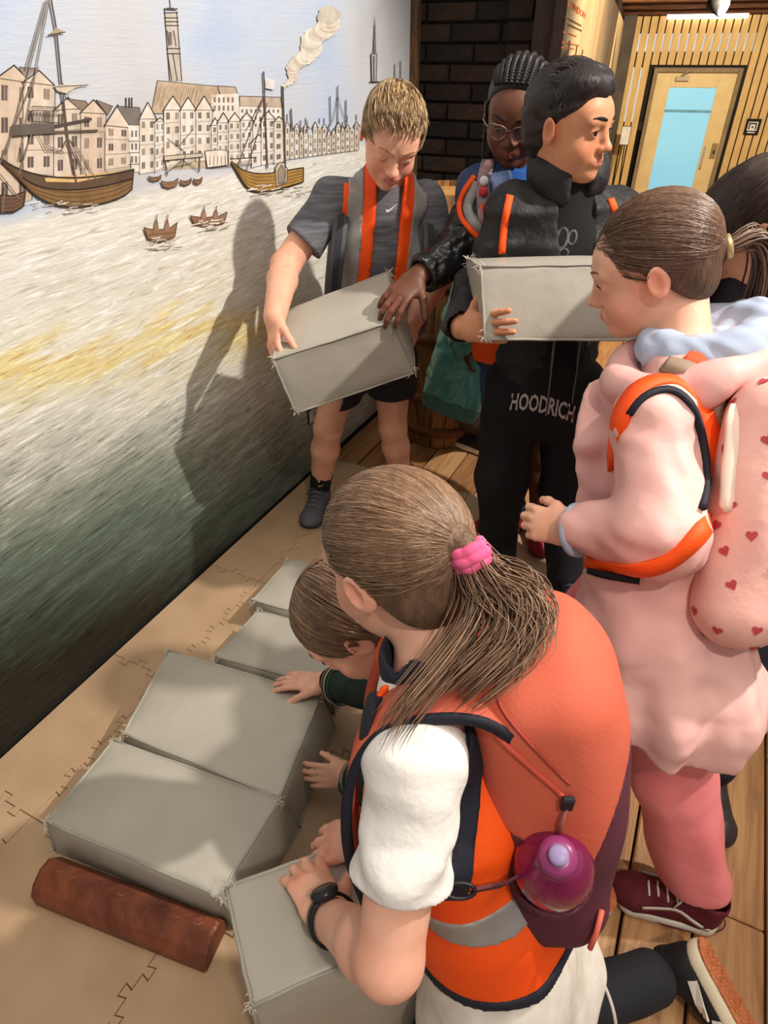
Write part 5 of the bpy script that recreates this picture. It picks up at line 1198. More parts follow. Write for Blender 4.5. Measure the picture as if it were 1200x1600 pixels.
s = S(); torso(s, jB, .026, .03, 1.04, .08); s.cap(jB.shR, jB.shR+(jB.elR-jB.shR)*.3, .06, .06, .02); s.disp(wob(45, .005, 21)); s.plane(jB.T(0, 0, -.03), -jB.z, .004); s.cap(jB.neck+jB.z*.0, hcB, .058, .06, .006, 's'); s.fn(lambda P: (lambda q: np.maximum(np.abs(q[:, 0])-.02-.08*np.clip(q[:, 2]-.25, 0, 1), -q[:, 1]))(jB.loc(P)), 's', .006)
jkB = sdf_obj('jacket', s, .006, navy, pB)
s = S(); torso(s, jB, .016, .03, 1.0, .05); s.cap(jB.neck+jB.z*.012, hcB, .05, .052, .006, 's'); sdf_obj('t_shirt', s, .007, M('bright_blue', (34, 92, 170), (28, 78, 150), rough=.8), pB)
s = S(); sh, el, wr = jB.shR, jB.elR, jB.wrR
s.cap(sh+V(0, 0, -.01), el, .060, .064, .03); s.cap(el, el+(wr-el)*.9, .066, .046, .03)
ax = nrm(wr-el); s.disp(wob(75, .0075, 31, 5)); s.disp(wob(150, .0025, 32)); s.plane(el+(wr-el)*.93, ax, .004); s.cap(el+(wr-el)*.8, wr, .032, .034, .004, 's'); slB = sdf_obj('sleeve', s, .0045, leather, pB)
s = S(); s.cap(jB.shL, jB.elL, .058, .054, .03); s.cap(jB.elL, jB.wrL, .054, .046, .03); s.disp(wob(75, .006, 33)); sdf_obj('sleeve', s, .007, leather, pB)
vB = vest(pB, jB, .036, hiviz, open_w=.075, hem=.0, arm_r=.058, neckr=.062, low=.04, strip_z=(), sh_strip=False, h=.006, w=1.04, extra=lambda s: s.plane(jB.T(0, 0, .24), jB.z))
# armhole edge of the vest: orange, silver, orange bands round the shoulder
def bvh_join(obs):
    vs, fs = [], []
    for o in obs: k = len(vs); off = parent_loc(o.parent); vs += [v.co+off for v in o.data.vertices]; fs += [tuple(i+k for i in p.vertices) for p in o.data.polygons]
    return BVHTree.FromPolygons(vs, fs)
bvB = bvh_join([jkB, slB])
surf_band('vest_edge', bvB, [(742, 276), (726, 300), (718, 326), (728, 352), (748, 374)], .012, .012, hiviz, vB)
surf_band('reflective_strip', bvB, [(747, 286), (736, 308), (731, 328), (740, 348), (754, 364)], .024, .011, refl, vB)
surf_band('vest_edge', bvB, [(752, 282), (750, 305), (752, 330), (758, 352)], .012, .012, hiviz, vB)
# patterned rucksack strap and lanyard
bpB = empty('backpack_strap', jB.T(.085, .1, .3), 'grey rucksack strap with red badges on the shoulder of the braided child', 'strap')
surf_band('webbing', bvB, [(768, 240), (760, 262), (755, 285), (754, 315), (757, 350)], .034, .012, M('strap_grey', (112, 104, 108), (168, 130, 134), scale=40, rough=.7), bpB)
for k, (px, py, c_) in enumerate(((762, 262, (214, 160, 168)), (756, 284, (226, 220, 222)), (755, 300, (196, 48, 60)))):
    q_ = pix_on(bvB, [(px, py)], .008)
    if q_: b = MB(); b.lathe([(.003, 0), (.012, .0), (.012, .004), (.005, .006)], q_[0], nrm(CAM-q_[0]), 14); b.build('badge', M('badge_%d' % k, c_, rough=.4), bpB, True)
b = MB(); pts = [jB.T(.055*(1-.5*t), .11+.02*t, .40-.22*t) for t in np.linspace(0, 1, 12)]; b.ribbon(pts, jB.x, .014, .003); b.build('lanyard', M('lanyard_navy', (40, 50, 84)), pB, True)
# shorts, socks, red trainers
s = S()
for (h_, k_, a_) in legB: s.cap(h_, k_+(h_-k_)*.3, .085, .082, .03)
s.cap(jB.pelvis, jB.pelvis+V(0, 0, .05), .12, .12, .03); s.ell(jB.pelvis+V(-.075, -.02, -.08), (.05, .07, .16), k=.02); s.disp(wob(36, .005, 41)); s.plane((0, 0, aty(755, 648, 1.9)[2]), (0, 0, -1), .004); sdf_obj('denim_shorts', s, .006, M('blue_denim', (56, 82, 120), (42, 64, 98), scale=50, rough=.8), pB)
redm = M('red_trainer', (176, 34, 56), (150, 26, 44), scale=60, rough=.6); redso = M('red_sole', (120, 34, 44), rough=.6); bsk = M('blue_sock', (34, 66, 104), rough=.9)
for i, fw in enumerate((nrm(V(-1, -.32, 0)), nrm(V(-.08, -1, 0)))):
    a_ = legB[i][2]; s = S(); s.cap(a_-V(0, 0, .05), a_+V(0, 0, .035), .037, .039, .01); sdf_obj('sock', s, .005, bsk, pB); shoe(pB, V(a_[0], a_[1], MZ)-fw*.05, fw, (0, 0, 1), .22, redm, redso, M('red_lace', (190, 50, 70)))

# ================================================================= child in the teal bomber jacket, mostly hidden
jD = J(pelvis=V(.34, 2.36, .58), chest=V(.46, 2.38, .86), neck=V(.52, 2.38, 1.0), shR=V(.44, 2.30, .98), shL=V(.62, 2.46, .96), elR=V(.33, 2.22, .80), wrR=V(.30, 2.2, .64), elL=V(.66, 2.44, .76), wrL=V(.62, 2.4, .6))
hcD = V(.535, 2.34, 1.11); RD = frame((-.5, -.75, -.3), (0, 0, 1))
pD = person((.36, 2.35, 0), 'child in shiny teal bomber jacket and white-soled black shoes, hidden behind the others')
s = S(); s.k = .014; torso(s, jD, -.01, w=.92); s.cap(jD.neck, hcD+RD @ V(0, -.03, -.05), .045, .043, .02); head(s, hcD, RD, .97)
for a in ((jD.shR, jD.elR, jD.wrR), (jD.shL, jD.elL, jD.wrL)): arm(s, *a)
hand(s, jD.wrR, V(-.1, 0, -1), V(-1, -.3, 0), True, sc=.95); hand(s, jD.wrL, V(0, -.3, -1), V(1, 0, 0), False, sc=.95)
legD = ((V(.29, 2.36, .54), V(.33, 2.34, .30), atz(742, 668, .10)), (V(.40, 2.38, .54), V(.42, 2.42, .30), V(.44, 2.5, .1)))
for a in legD: leg(s, *a, r=(.06, .046, .034))
bdy = sdf_obj('body', s, .006, skin_mat(), pD, col_blobs(DARK, []))
eye_set(pD, bdy, hcD, RD, .97)
hs = S().at(hcD, RD, .97); hs.ell((0, -.02, .034), (.080, .097, .084)); hs.fn(lambda P: (lambda q: np.maximum(q[:, 1]-.04-.5*(q[:, 2]-.045), -q[:, 2]-.06))((P-hcD) @ RD), 'i', .01); hs.at(); hs.disp(wob(150, .003, 1)); sdf_obj('hair', hs, .006, hair_cap_mat('black2', (34, 28, 26)), pD)
teal = M('teal_satin', (112, 186, 174), (84, 152, 142), scale=7, rough=.28, bump=.35, bscale=20, spec=.7); rib = M('teal_rib', (86, 132, 120), (72, 114, 104), scale=60, rough=.8, stretch=(3, 3, .3))
hemc = aty(706, 628, 2.22); hemd = nrm(aty(752, 500, 2.30)-hemc)
s = S(); torso(s, jD, .03, .03, .95, -.1); s.fcap(hemc, jD.pelvis+V(.02, 0, .2), (.125, .075), (.11, .09), V(.9, -.2, .35), .03); s.disp(wob(70, .007, 51, 5)); s.disp(wob(140, .003, 52)); s.plane(hemc, -hemd, .006)
s.fn(lambda P: np.where(P[:, 2] > .95, (P[:, 2]-.98), -1.), 'i', .01)
tj = sdf_obj('bomber_jacket', s, .005, teal, pD)
s = S(); s.fcap(hemc-hemd*.045, hemc+hemd*.012, (.108, .066), (.122, .072), V(.9, -.2, .35), .01); s.plane(hemc-hemd*.05, -hemd, .004); s.plane(hemc+hemd*.008, hemd, .004); sdf_obj('hem_rib', s, .005, rib, tj)
s = S(); s.cap(jD.shR, jD.elR, .066, .07, .03); s.cap(jD.elR, jD.wrR+V(-.02, -.02, .0), .072, .052, .03); s.disp(wob(80, .008, 53, 5)); s.disp(wob(160, .003, 54)); sdf_obj('sleeve', s, .005, teal, tj)
s = S()
for (h_, k_, a_) in legD: s.cap(h_, k_, .075, .06, .02); s.cap(k_, a_, .058, .042, .02)
s.cap(legD[0][0], legD[1][0], .085, .085, .02); s.disp(wob(50, .004, 55)); sdf_obj('dark_leggings', s, .006, M('dark_leggings', (44, 34, 34), (34, 27, 28), rough=.8), pD)
wso = M('white_sole', (226, 218, 204), rough=.6)
for i, fw in enumerate((nrm(V(-.75, .42, 0)), nrm(V(-.7, .6, 0)))): a_ = legD[i][2]; shoe(pD, V(a_[0], a_[1], 0.002)-fw*.05, fw, (0, 0, 1), .24, M('black_canvas', (26, 25, 27), rough=.7), wso, M('grey_lace', (70, 72, 78)))
# ================================================================= kneeling girl in the foreground
PALE = (238, 184, 158)
jG = J(pelvis=V(.17, .42, .40), chest=V(.085, .48, .67), neck=V(.06, .525, .835), shL=att(650, 1190, .70), shR=V(.06, .65, .79), elL=att(608, 1500, .705), wrL=atz(512, 1432, .468), elR=V(.035, .57, .58), wrR=atz(585, 1300, .465))
hcG = att(618, 874, .79); RG = frame((-.68, .60, -.36), (-.26, .24, .93))
pG = person((.2, .42, MZ), 'kneeling girl with brown ponytail, white sleeve and orange vest leaning on a block')
s = S(); s.k = .014; torso(s, jG, -.008); s.cap(jG.neck-jG.z*.03, hcG+RG @ V(0, -.035, -.05), .048, .046, .02); head(s, hcG, RG, 1.0)
arm(s, jG.shL, jG.elL, jG.wrL, r=(.043, .036, .026)); arm(s, jG.shR, jG.elR, jG.wrR, r=(.042, .037, .025))
dGL = nrm(atz(470, 1350, .437)-jG.wrL); doL = nrm((.1, .12, 1)); hand(s, jG.wrL, dGL, doL, False, (18, 24, 16), 1.05, 1.1, (40, 8, 8), k=.006)
dGR = nrm(atz(515, 1318, .432)-jG.wrR); hand(s, jG.wrR, dGR, nrm((-.05, -.2, 1)), True, (18, 26, 20), 1.0, .8, (38, 8, 8), k=.006)
hipG = (jG.pelvis+V(0, -.07, -.02), jG.pelvis+V(.0, .08, -.02)); knG = (V(.105, .36, .075), V(-.03, .58, .075)); anG = (atz(1015, 1530, .085), V(.26, .60, .07))
for i in (0, 1): leg(s, hipG[i], knG[i], anG[i])
bodyG = sdf_obj('body', s, .0030, skin_mat(), pG, col_blobs(PALE, head_blobs(hcG, RG, PALE)+hand_blobs(jG.wrL, dGL, doL, False, PALE, 1.05)+hand_blobs(jG.wrR, dGR, nrm((-.05, -.2, 1)), True, PALE)+[(jG.elL, .05, (236, 158, 134), .5)]))
eye_set(pG, bodyG, hcG, RG, gaze=(0, 1, -.6), brow=(120, 88, 62))
# hair drawn back into a ponytail
hcap = hcG+RG @ V(0, -.014, .032); hr = np.array([.080, .099, .086]); TIE = nrm((.0, -.98, .02)); tieP = hcap+RG @ (TIE*hr*1.06)
hs = S(); hs.k = .01; hs.ell(hcap, hr*.985, RG); hs.ell(hcG+RG @ V(0, -.05, -.03), (.062, .05, .05), RG, k=.03)
hs.fn(lambda P: (lambda q: np.maximum(np.maximum(q[:, 1]-.048-.5*(q[:, 2]-.045), -q[:, 2]-.072+.0*q[:, 1]), (q[:, 1]+.004)*.8-(q[:, 2]+.012)*.9))((P-hcG) @ RG), 'i', .01); hs.cap(hcap+RG @ (TIE*hr*.9), tieP, .022, .014, .02); sdf_obj('hair', hs, .0035, hair_cap_mat('brown', (124, 95, 72)), pG)
g = np.random.default_rng(11); pths = []
while len(pths) < 3600:
    ph = g.uniform(-2.5, 2.5); th = g.uniform(-.95, 1.45); d = V(math.cos(th)*math.sin(ph), math.cos(th)*math.cos(ph), math.sin(th))
    if d[1] > .62 and d[2] < .12: continue
    if d[1] > .05 and d[2] < -.12: continue
    if d[1] < 0 and d[2] < -.82: continue
    lift = 1.0+g.uniform(-.004, .022); P_ = slerp_path(d, nrm(TIE+g.normal(size=3)*.06), hcap, RG, hr, lift, 12, .035, g); P_[-3:] += (tieP-P_[-1])*np.array([.15, .45, .85])[:, None]; pths.append(P_)
for _ in range(14):   # loose wisps
    d = nrm(V(g.normal()*.8, g.uniform(-.6, .6), g.uniform(-.2, 1))); P_ = slerp_path(d, nrm(TIE+g.normal(size=3)*.1), hcap, RG, hr, 1.02, 12, .06, g); pths.append(P_)
HB = [(128, 99, 76), (142, 111, 86), (116, 88, 66), (156, 125, 98), (134, 104, 80)]
strands(pG, pths, 'hair_locks', hair_mat(), .00075, HB, 4)
tt = tieP @ V(0, 1, 0)
g1 = guide([tieP, att(762, 918, .70), att(802, 955, .69), att(794, 1005, .68), att(748, 1050, .67), att(716, 1078, .67)]); g2 = guide([tieP, att(742, 930, .70), att(724, 990, .69), att(676, 1055, .67), att(632, 1105, .655), att(606, 1150, .65)]); g3 = guide([tieP, att(765, 902, .70), att(820, 930, .69), att(836, 968, .68), att(810, 1010, .67), att(768, 1045, .67)])
pths = []
for gd, cnt, sp in ((g1, 460, .020), (g2, 130, .009), (g3, 260, .016)):
    for _ in range(cnt):
        o1, o2 = g.normal(size=3), g.normal(size=3); t = np.linspace(0, 1, len(gd))[:, None]; spread = .008+sp*np.sin(np.clip(t*1.5, 0, 1)*math.pi/2)*(1-.45*t)
        k = g.integers(11, len(gd)+1); pths.append((gd+o1*spread*.62+o2*.0022*np.sin(t*4+o1[0]))[:k])
strands(pG, pths, 'ponytail', hair_mat(), .0009, HB, 6)
b = MB(); ax = nrm(g1[2]-tieP); e1 = nrm(np.cross(ax, (0, 1, .3))); e2 = np.cross(ax, e1)
scr = M('pink_scrunchie', (240, 110, 150), (222, 84, 128), scale=40, rough=.85)
for k_, (dz, R_, r_) in enumerate(((-.006, .0150, .0075), (.002, .0165, .0082), (.010, .0150, .0075))): pts = [tieP+ax*(dz+.012+.0008*math.sin(5*t))+(R_+.0006*math.sin(7*t+k_))*(math.cos(t)*e1+math.sin(t)*e2) for t in np.linspace(0, 2*math.pi, 40)]; b.tube(pts, r_, 8, False)
b.build('scrunchie', scr, pG, True)
# white T-shirt
white = M('white_cotton', (236, 232, 226), (226, 221, 214), scale=8, rough=.85, bump=.12, bscale=60)
s = S(); torso(s, jG, .010, .03, .94, .05); u = nrm(jG.elL-jG.shL); e = jG.shL+(jG.elL-jG.shL)*.60
s.cap(jG.shL+V(0, -.0, .004), e, .051, .057, .025); s.cap(jG.shR, jG.shR+(jG.elR-jG.shR)*.7, .056, .06, .025); s.disp(wob(48, .0030, 61, 5)); s.disp(wob(110, .0014, 62)); s.disp(lambda P: .0035*np.sin(((P-jG.shL) @ nrm(u+V(.5, .3, .2)))*95+4*np.sin((P @ V(.6, -.5, .4))*22))*np.clip((P-jG.shL) @ u*9, 0, 1))
s.fn(lambda P: np.minimum((P-e) @ u, .13-np.linalg.norm(P-e-u*.08, axis=1)), 'i', .004); s.cap(e+(jG.elL-jG.shL)*.02, jG.elL, .044, .044, .004, 's'); s.cap(jG.neck+jG.z*.01, hcG, .052, .055, .005, 's'); s.plane(jG.T(0, 0, -.07), -jG.z, .004); sdf_obj('t_shirt', s, .004, white, pG)
s = S(); s.k = .02; nc = jG.neck; s.cap(nc-jG.z*.035, nc+jG.z*.022, .066, .060, .02); s.cap(nc-jG.z*.05, nc+jG.z*.08, .048, .052, .004, 's'); s.disp(wob(70, .003, 3)); sdf_obj('navy_collar', s, .004, M('navy_jersey', (44, 46, 58), (36, 38, 50), rough=.85), pG)
# vest with dark binding
vG = vest(pG, jG, .022, hiviz, open_w=.045, hem=.045, arm_r=.062, neckr=.066, low=.09, strip_z=(.175,), sh_strip=False, h=.0045, flare=.022, fold=.006, w=.94)
armband(jG, jG.shL, jG.elL, .029, .052, .083, 'navy_binding', navy_edge, vG)
s = S(); torso(s, jG, .025, .03, .94, .09); s.fcap(jG.pelvis-jG.z*.09, jG.pelvis+jG.z*.1, (.109+.047, .085+.047), (.131, .108), jG.x, .03); s.disp(wob(38, .006, 5)); s.plane(jG.T(0, 0, .053), jG.z); s.plane(jG.T(0, 0, .037), -jG.z); sdf_obj('hem_binding', s, .004, navy_edge, vG)
# white skirt, leggings, shoe
s = S(); s.fcap(jG.pelvis-V(-.03, .0, .13), jG.pelvis-V(0, 0, .03), (.150, .145), (.122, .110), jG.x, .03); s.fcap(jG.pelvis-V(0, 0, .03), jG.pelvis+jG.z*.06, (.122, .108), (.118, .1), jG.x, .03); s.cap(hipG[0], hipG[0]+(knG[0]-hipG[0])*.45, .09, .09, .03); s.cap(hipG[1], hipG[1]+(knG[1]-hipG[1])*.45, .09, .09, .03); s.disp(wob(45, .005, 66)); s.plane((0, 0, .155), (0, 0, -1), .004); sdf_obj('skirt', s, .005, M('white_skirt', (232, 224, 212), (216, 206, 192), scale=40, rough=.9), pG)
lg = M('black_leggings', (36, 36, 42), (28, 28, 33), rough=.8); s = S()
for i in (0, 1): leg(s, hipG[i], knG[i], anG[i], .008, (.07, .052, .038))
s.disp(wob(60, .002, 3)); sdf_obj('leggings', s, .005, lg, pG)
b = MB(); p_ = anG[0]+(knG[0]-anG[0])*.26; ax = nrm(knG[0]-anG[0]); e1 = nrm(np.cross(ax, (0, 0, 1))); e2 = np.cross(ax, e1); b.tube([p_+.0525*(math.cos(t)*e1+math.sin(t)*e2) for t in np.linspace(0, 2*math.pi, 30)], .0032, 6, False); b.build('white_cuff_line', M('cuff_white', (226, 216, 204)), pG, True)
gum = M('gum_sole', (214, 132, 84), (196, 112, 66), scale=60, rough=.7, bump=.6, bscale=90); cr_so = M('cream_sole', (232, 220, 190), rough=.6); cv = M('black_canvas', (26, 25, 27), rough=.7)
for i in (0, 1):
    an = anG[i]; hl = atz(1088, 1462, .135) if i == 0 else an+V(.03, .0, .05); fw = nrm(atz(1172, 1612, .045)-hl) if i == 0 else nrm(V(.9, .1, -.35)); up_ = nrm(V(-.64, -.10, -.76)) if i == 0 else nrm(V(-.35, 0, -.9))
    sh_ = shoe(pG, hl, fw, up_, .215, cv, cr_so, None)
    Rs = frame(fw, up_); t_ = S().at(hl, Rs, .215/.21); t_.fcap((0, .036, .0), (0, .165, .0), (.033, .03), (.038, .03), (1, 0, 0), .01); t_.plane((0, 0, .002), (0, 0, 1), .001); t_.plane((0, 0, -.004), (0, 0, -1), .001); t_.at(); ts_ = sdf_obj('tread', t_, .003, gum, sh_)
    if i == 0:
        b = MB()
        for yy in np.arange(.03, .19, .014):
            for xx in np.arange(-.024, .03, .012): c_ = hl+Rs @ V(xx, yy, -.0045); b.lathe([(.0035, 0), (.002, .003)], c_, -Rs[:, 2], 6)
        bo = b.build('tread_studs', gum, sh_); bo['kind'] = 'stuff'
        b = MB(); b.ribbon([hl+Rs @ V(-.037, .05, .035), hl+Rs @ V(-.037, .09, .045), hl+Rs @ V(-.030, .115, .05)], Rs[:, 1], .016, .004); b.ribbon([hl+Rs @ V(-.037, .13, .028), hl+Rs @ V(-.033, .125, .042)], Rs[:, 1], .016, .004); b.build('side_stripe', M('stripe_white', (232, 226, 214)), sh_)
# watch
b = MB(); wp = jG.wrL-nrm(jG.wrL-jG.elL)*.022; ax = nrm(jG.wrL-jG.elL); e1 = nrm(np.cross(ax, (0, 0, 1))); e2 = np.cross(e1, ax); wb = M('watch_black', (26, 26, 30), rough=.4)
pts = [wp+.0325*(math.cos(t)*e1+math.sin(t)*e2) for t in np.linspace(0, 2*math.pi, 36)]; b.ribbon(pts, ax, .018, .004); wt = b.build('watch_strap', wb, pG, True)
b = MB(); nw = nrm(e2+e1*.15); b.lathe([(.006, -.004), (.0185, -.004), (.020, .001), (.020, .006), (.016, .0085), (.015, .0075), (.004, .0075)], wp+nw*.034, nw, 24); b.build('watch_case', M('watch_case', (40, 40, 44), rough=.3), wt, True)
b = MB(); b.lathe([(.001, 0), (.0145, 0), (.0145, .0006), (.001, .0008)], wp+nw*.0418, nw, 24); b.build('watch_face', M('watch_face', (70, 72, 78), (40, 40, 46), rough=.15), wt, True)
# ---- coral and maroon backpack
coral = M('coral_nylon', (204, 98, 74), (196, 90, 66), scale=10, rough=.75, bump=.08, bscale=300); maroon = M('maroon_nylon', (92, 42, 54), (76, 34, 46), scale=10, rough=.75)
BP = jG.T(.01, -.105, .305); Rb = jG.R @ rotaxis((1, 0, 0), 6)
bpG = empty('backpack', BP-V(0, 0, .2), 'large coral and maroon backpack worn by the kneeling girl', 'backpack')
def bag(off=0.0):
    s = S().at(BP, Rb); s.k = .04
    s.box((0, .0, -.02), (.122+off, .078+off, .215+off), rd=.060); s.ell((0, -.030, .02), (.112+off, .078+off, .20+off), k=.04); s.at(); s.disp(wob(22, .004, 71)); return s
bl_ = lambda P: (P-BP) @ Rb
edge = lambda P: (lambda q: q[:, 2]+.045-2.2*np.clip(-q[:, 1]-.045, 0, 1)-.5*np.clip(q[:, 1]+.045, 0, 1))(bl_(P))
s = bag(.0015); s.fn(lambda P: -edge(P), 'i', .003); cb = sdf_obj('upper_shell', s, .0045, coral, bpG)
s = bag(); s.fn(lambda P: edge(P)-.004, 'i', .003); mbg = sdf_obj('lower_shell', s, .0045, maroon, bpG)
BVc = bvh_of(cb); BVm = bvh_of(mbg)
def dens(pts, n=30):
    P = np.array(pts, float); return [tuple(x) for x in guide(P, n)]
zp = pix_on(BVc, dens([(812, 945), (772, 985), (752, 1040), (752, 1095), (775, 1145), (820, 1190), (868, 1232), (884, 1250)], 40))
if len(zp) > 4: b = MB(); b.tube(zp, .0035, 6); b.build('zip_cover', M('coral_zip', (206, 84, 64), rough=.6), cb, True)
zp = pix_on(BVc, dens([(836, 940), (795, 985), (778, 1040), (778, 1090), (800, 1130), (850, 1185), (890, 1225)], 40))
if len(zp) > 4: b = MB(); b.tube(zp, .0018, 5); b.build('seam', M('coral_seam', (170, 66, 52)), cb, True)
zz = pix_on(BVc, [(884, 1252)]); 
if zz:
    b = MB(); p = zz[0]; b.box(p+V(0, -.004, .004), (.007, .004, .010), None, .002); b.build('zip_pull', M('pull_black', (34, 30, 34), rough=.4), bpG); b = MB(); b.tube([p+V(0, -.006, -.002), p+V(-.004, -.012, -.022), p+V(-.004, -.012, -.045)], .0022, 6); b.build('pull_cord', M('pull_cord', (150, 96, 84)), bpG, True)
# side pocket and purple bottle
bx_ = att(868, 1345, .70); axb = nrm(jG.z*.5+V(-.05, -.5, .6)); bb = bx_-axb*.075
s = S(); s.cap(bx_-axb*.16, bx_-axb*.065, .044, .052, .02); s.plane(bx_-axb*.062, axb, .004); s.cap(bx_-axb*.05, bx_+axb*.05, .047, None, .004, 's'); s.disp(wob(50, .003, 77)); sdf_obj('side_pocket', s, .0045, maroon, bpG)
bot = empty('water_bottle', bx_-axb*.16, 'purple translucent water bottle in the side pocket of the coral backpack', 'bottle')
b = MB(); b.lathe([(.01, -.14), (.040, -.138), (.045, -.12), (.046, -.045), (.043, -.018), (.034, .004), (.023, .017), (.019, .022)], bx_, axb, 32); b.build('bottle_body', M('purple_plastic', (150, 34, 92), (132, 26, 80), rough=.18, spec=.6, trans=.25, coat=.3), bot, True)
b = MB(); b.lathe([(.019, .018), (.0205, .020), (.0205, .036), (.016, .041), (.010, .042)], bx_, axb, 28); b.build('bottle_cap', M('purple_cap', (168, 66, 126), rough=.3, trans=.15), bot, True)
b = MB(); b.lathe([(.002, .041), (.0105, .041), (.0105, .048), (.008, .050), (.002, .050)], bx_, axb, 20); b.build('bottle_spout', M('lilac_spout', (168, 148, 196), rough=.35), bot, True)
b = MB(); zz = pix_on(BVm, dens([(938, 1420), (930, 1450), (922, 1482)], 8)); 
if len(zz) > 3: b.tube(zz, .003, 6); b.build('pocket_zip', M('pull_black', (34, 30, 34)), mbg, True); b = MB(); b.tube([zz[0]+V(0, -.002, .003), zz[3]+V(-.004, -.01, .004), zz[-1]+V(-.008, -.012, .003)], .0035, 6); b.build('coral_puller', M('coral_puller', (224, 108, 92)), mbg, True)
# shoulder strap over the near shoulder
pts = [jG.T(-.075, -.10, .43), jG.T(-.080, -.06, .475), jG.T(-.082, .0, .487), jG.T(-.084, .055, .47), jG.T(-.088, .10, .41), jG.T(-.095, .125, .31), jG.T(-.11, .115, .2)]
P_ = guide(pts, 40); b = MB(); b.ribbon(P_, jG.x, np.where(np.arange(40) < 26, .058, .03), .013); b.build('shoulder_strap', coral, bpG, True)
b = MB(); b.ribbon(P_-jG.x*.031, jG.x, .007, .012); b.build('strap_binding', navy_edge, bpG, True)
P2 = guide([p+jG.x*.165 for p in pts], 40); b = MB(); b.ribbon(P2, jG.x, .055, .013); b.build('shoulder_strap', coral, bpG, True)
bk_ = pix_on(bvh_of(vG), [(722, 1372)], .004)
if bk_:
    b = MB(); c_ = bk_[0]+V(-.005, -.012, .004); b.tube([c_+V(.017*math.cos(t), .0, .007*math.sin(t))+V(0, .005*math.sin(t), 0) for t in np.linspace(0, 2*math.pi, 20)], .0025, 6, False); b.build('strap_buckle', M('pull_black', (34, 30, 34)), bpG, True)
    b = MB(); b.ribbon([c_+V(.015, 0, 0), c_+V(.05, .01, -.008), c_+V(.09, .03, -.01)], V(0, -.3, 1), .02, .003); b.build('strap_webbing', maroon, bpG)

# ================================================================= crouching child behind her
jH = J(pelvis=V(.25, .93, .32), chest=V(.15, .85, .50), neck=V(.06, .80, .60), shL=V(.10, .72, .55), shR=V(.14, .94, .57), elL=V(.04, .66, .33), wrL=atz(550, 1212, .12), elR=V(.04, .90, .33), wrR=atz(508, 1066, .172))
hcH = att(556, 966, 1.06); RH = frame((-.62, -.12, -.78), (-.78, .1, .62))
pH = person((.25, .95, MZ), 'crouching child with straight brown hair in dark green checked coat behind the kneeling girl')
s = S(); s.k = .014; torso(s, jH, -.01); s.cap(jH.neck-jH.z*.03, hcH+RH @ V(0, -.035, -.05), .048, .045, .02); head(s, hcH, RH, 1.0)
arm(s, jH.shL, jH.elL, jH.wrL, r=(.04, .034, .026)); arm(s, jH.shR, jH.elR, jH.wrR, r=(.04, .034, .026))
dHR = nrm(atz(425, 1060, .152)-jH.wrR); hand(s, jH.wrR, dHR, nrm((0, .1, 1)), True, (6, 12, 10), 1.0, .7, (25, 5, 5)); dHL = nrm(atz(475, 1213, .10)-jH.wrL); hand(s, jH.wrL, dHL, nrm((-.2, -.75, .6)), False, (6, 10, 10), .88, .6, (25, 5, 5))
knH = (V(.03, .78, .20), V(.06, 1.0, .22)); anH = (V(.22, .84, .08), V(.28, 1.02, .08)); hipH = (V(.24, .86, .28), V(.27, 1.0, .28))
for i in (0, 1): leg(s, hipH[i], knH[i], anH[i])
bdy = sdf_obj('body', s, .0042, skin_mat(), pH, col_blobs(PALE, head_blobs(hcH, RH, PALE))); eye_set(pH, bdy, hcH, RH, gaze=(0, 1, -.3))
hH = hcH+RH @ V(0, -.014, .030); hrH = np.array([.081, .100, .086]); hs = S(); hs.k = .01; hs.ell(hH, hrH*.985, RH); hs.ell(hcH+RH @ V(0, -.055, -.05), (.074, .05, .08), RH, k=.03); hs.fn(lambda P: (lambda q: np.maximum(q[:, 1]-.048-.4*(q[:, 2]-.045), -q[:, 2]-.12))((P-hcH) @ RH), 'i', .01); sdf_obj('hair', hs, .0045, hair_cap_mat('brown', (124, 95, 72)), pH)
pths = []; part = nrm((.1, .35, .94))
for _ in range(900):
    sx = g.choice([-1, 1]); t0 = g.uniform(-.9, 1.0); a_ = nrm(V(sx*.03, .6*t0+.15, .95-.15*abs(t0))); e_ = nrm(V(sx*g.uniform(.7, 1.0), .55*t0-.25+g.normal()*.08, g.uniform(-.65, -.15))); pths.append(slerp_path(a_, e_, hH, RH, hrH, 1.0+g.uniform(-.004, .02), 12, .03, g))
strands(pH, pths, 'hair_locks', hair_mat(), .0016, HB, 8)
gtart = M('green_check', (34, 50, 44), (18, 28, 26), scale=14, rough=.85, stretch=(1, 3, 1)); s = S(); torso(s, jH, .028, .03, 1.05, .05)
for (a, b_, c_) in ((jH.shL, jH.elL, jH.wrL), (jH.shR, jH.elR, jH.wrR)): s.cap(a, b_, .056, .056, .03); s.cap(b_, c_+(b_-c_)*.14, .056, .042, .03)
s.disp(wob(50, .006, 81)); s.cap(jH.neck+jH.z*.01, hcH, .055, .06, .005, 's')
for (b_, c_) in ((jH.elL, jH.wrL), (jH.elR, jH.wrR)): s.cap(c_+(b_-c_)*.2, c_-(b_-c_)*.2, .032, None, .004, 's')
co = sdf_obj('coat', s, .005, gtart, pH)
for (b_, c_) in ((jH.elL, jH.wrL), (jH.elR, jH.wrR)):
    ax = nrm(c_-b_); e1 = nrm(np.cross(ax, (0, 0, 1))); e2 = np.cross(ax, e1)
    for k_, (dd, m_) in enumerate(((.050, M('check_tan', (176, 110, 72))), (.062, M('check_cream', (206, 200, 180))), (.078, M('check_green', (58, 104, 84))))):
        b = MB(); p_ = c_-ax*dd; b.tube([p_+(.046+.0012*k_)*(math.cos(t)*e1+math.sin(t)*e2) for t in np.linspace(0, 2*math.pi, 26)], .0016, 5, False); b.build('check_stripe', m_, co, True)
s = S()
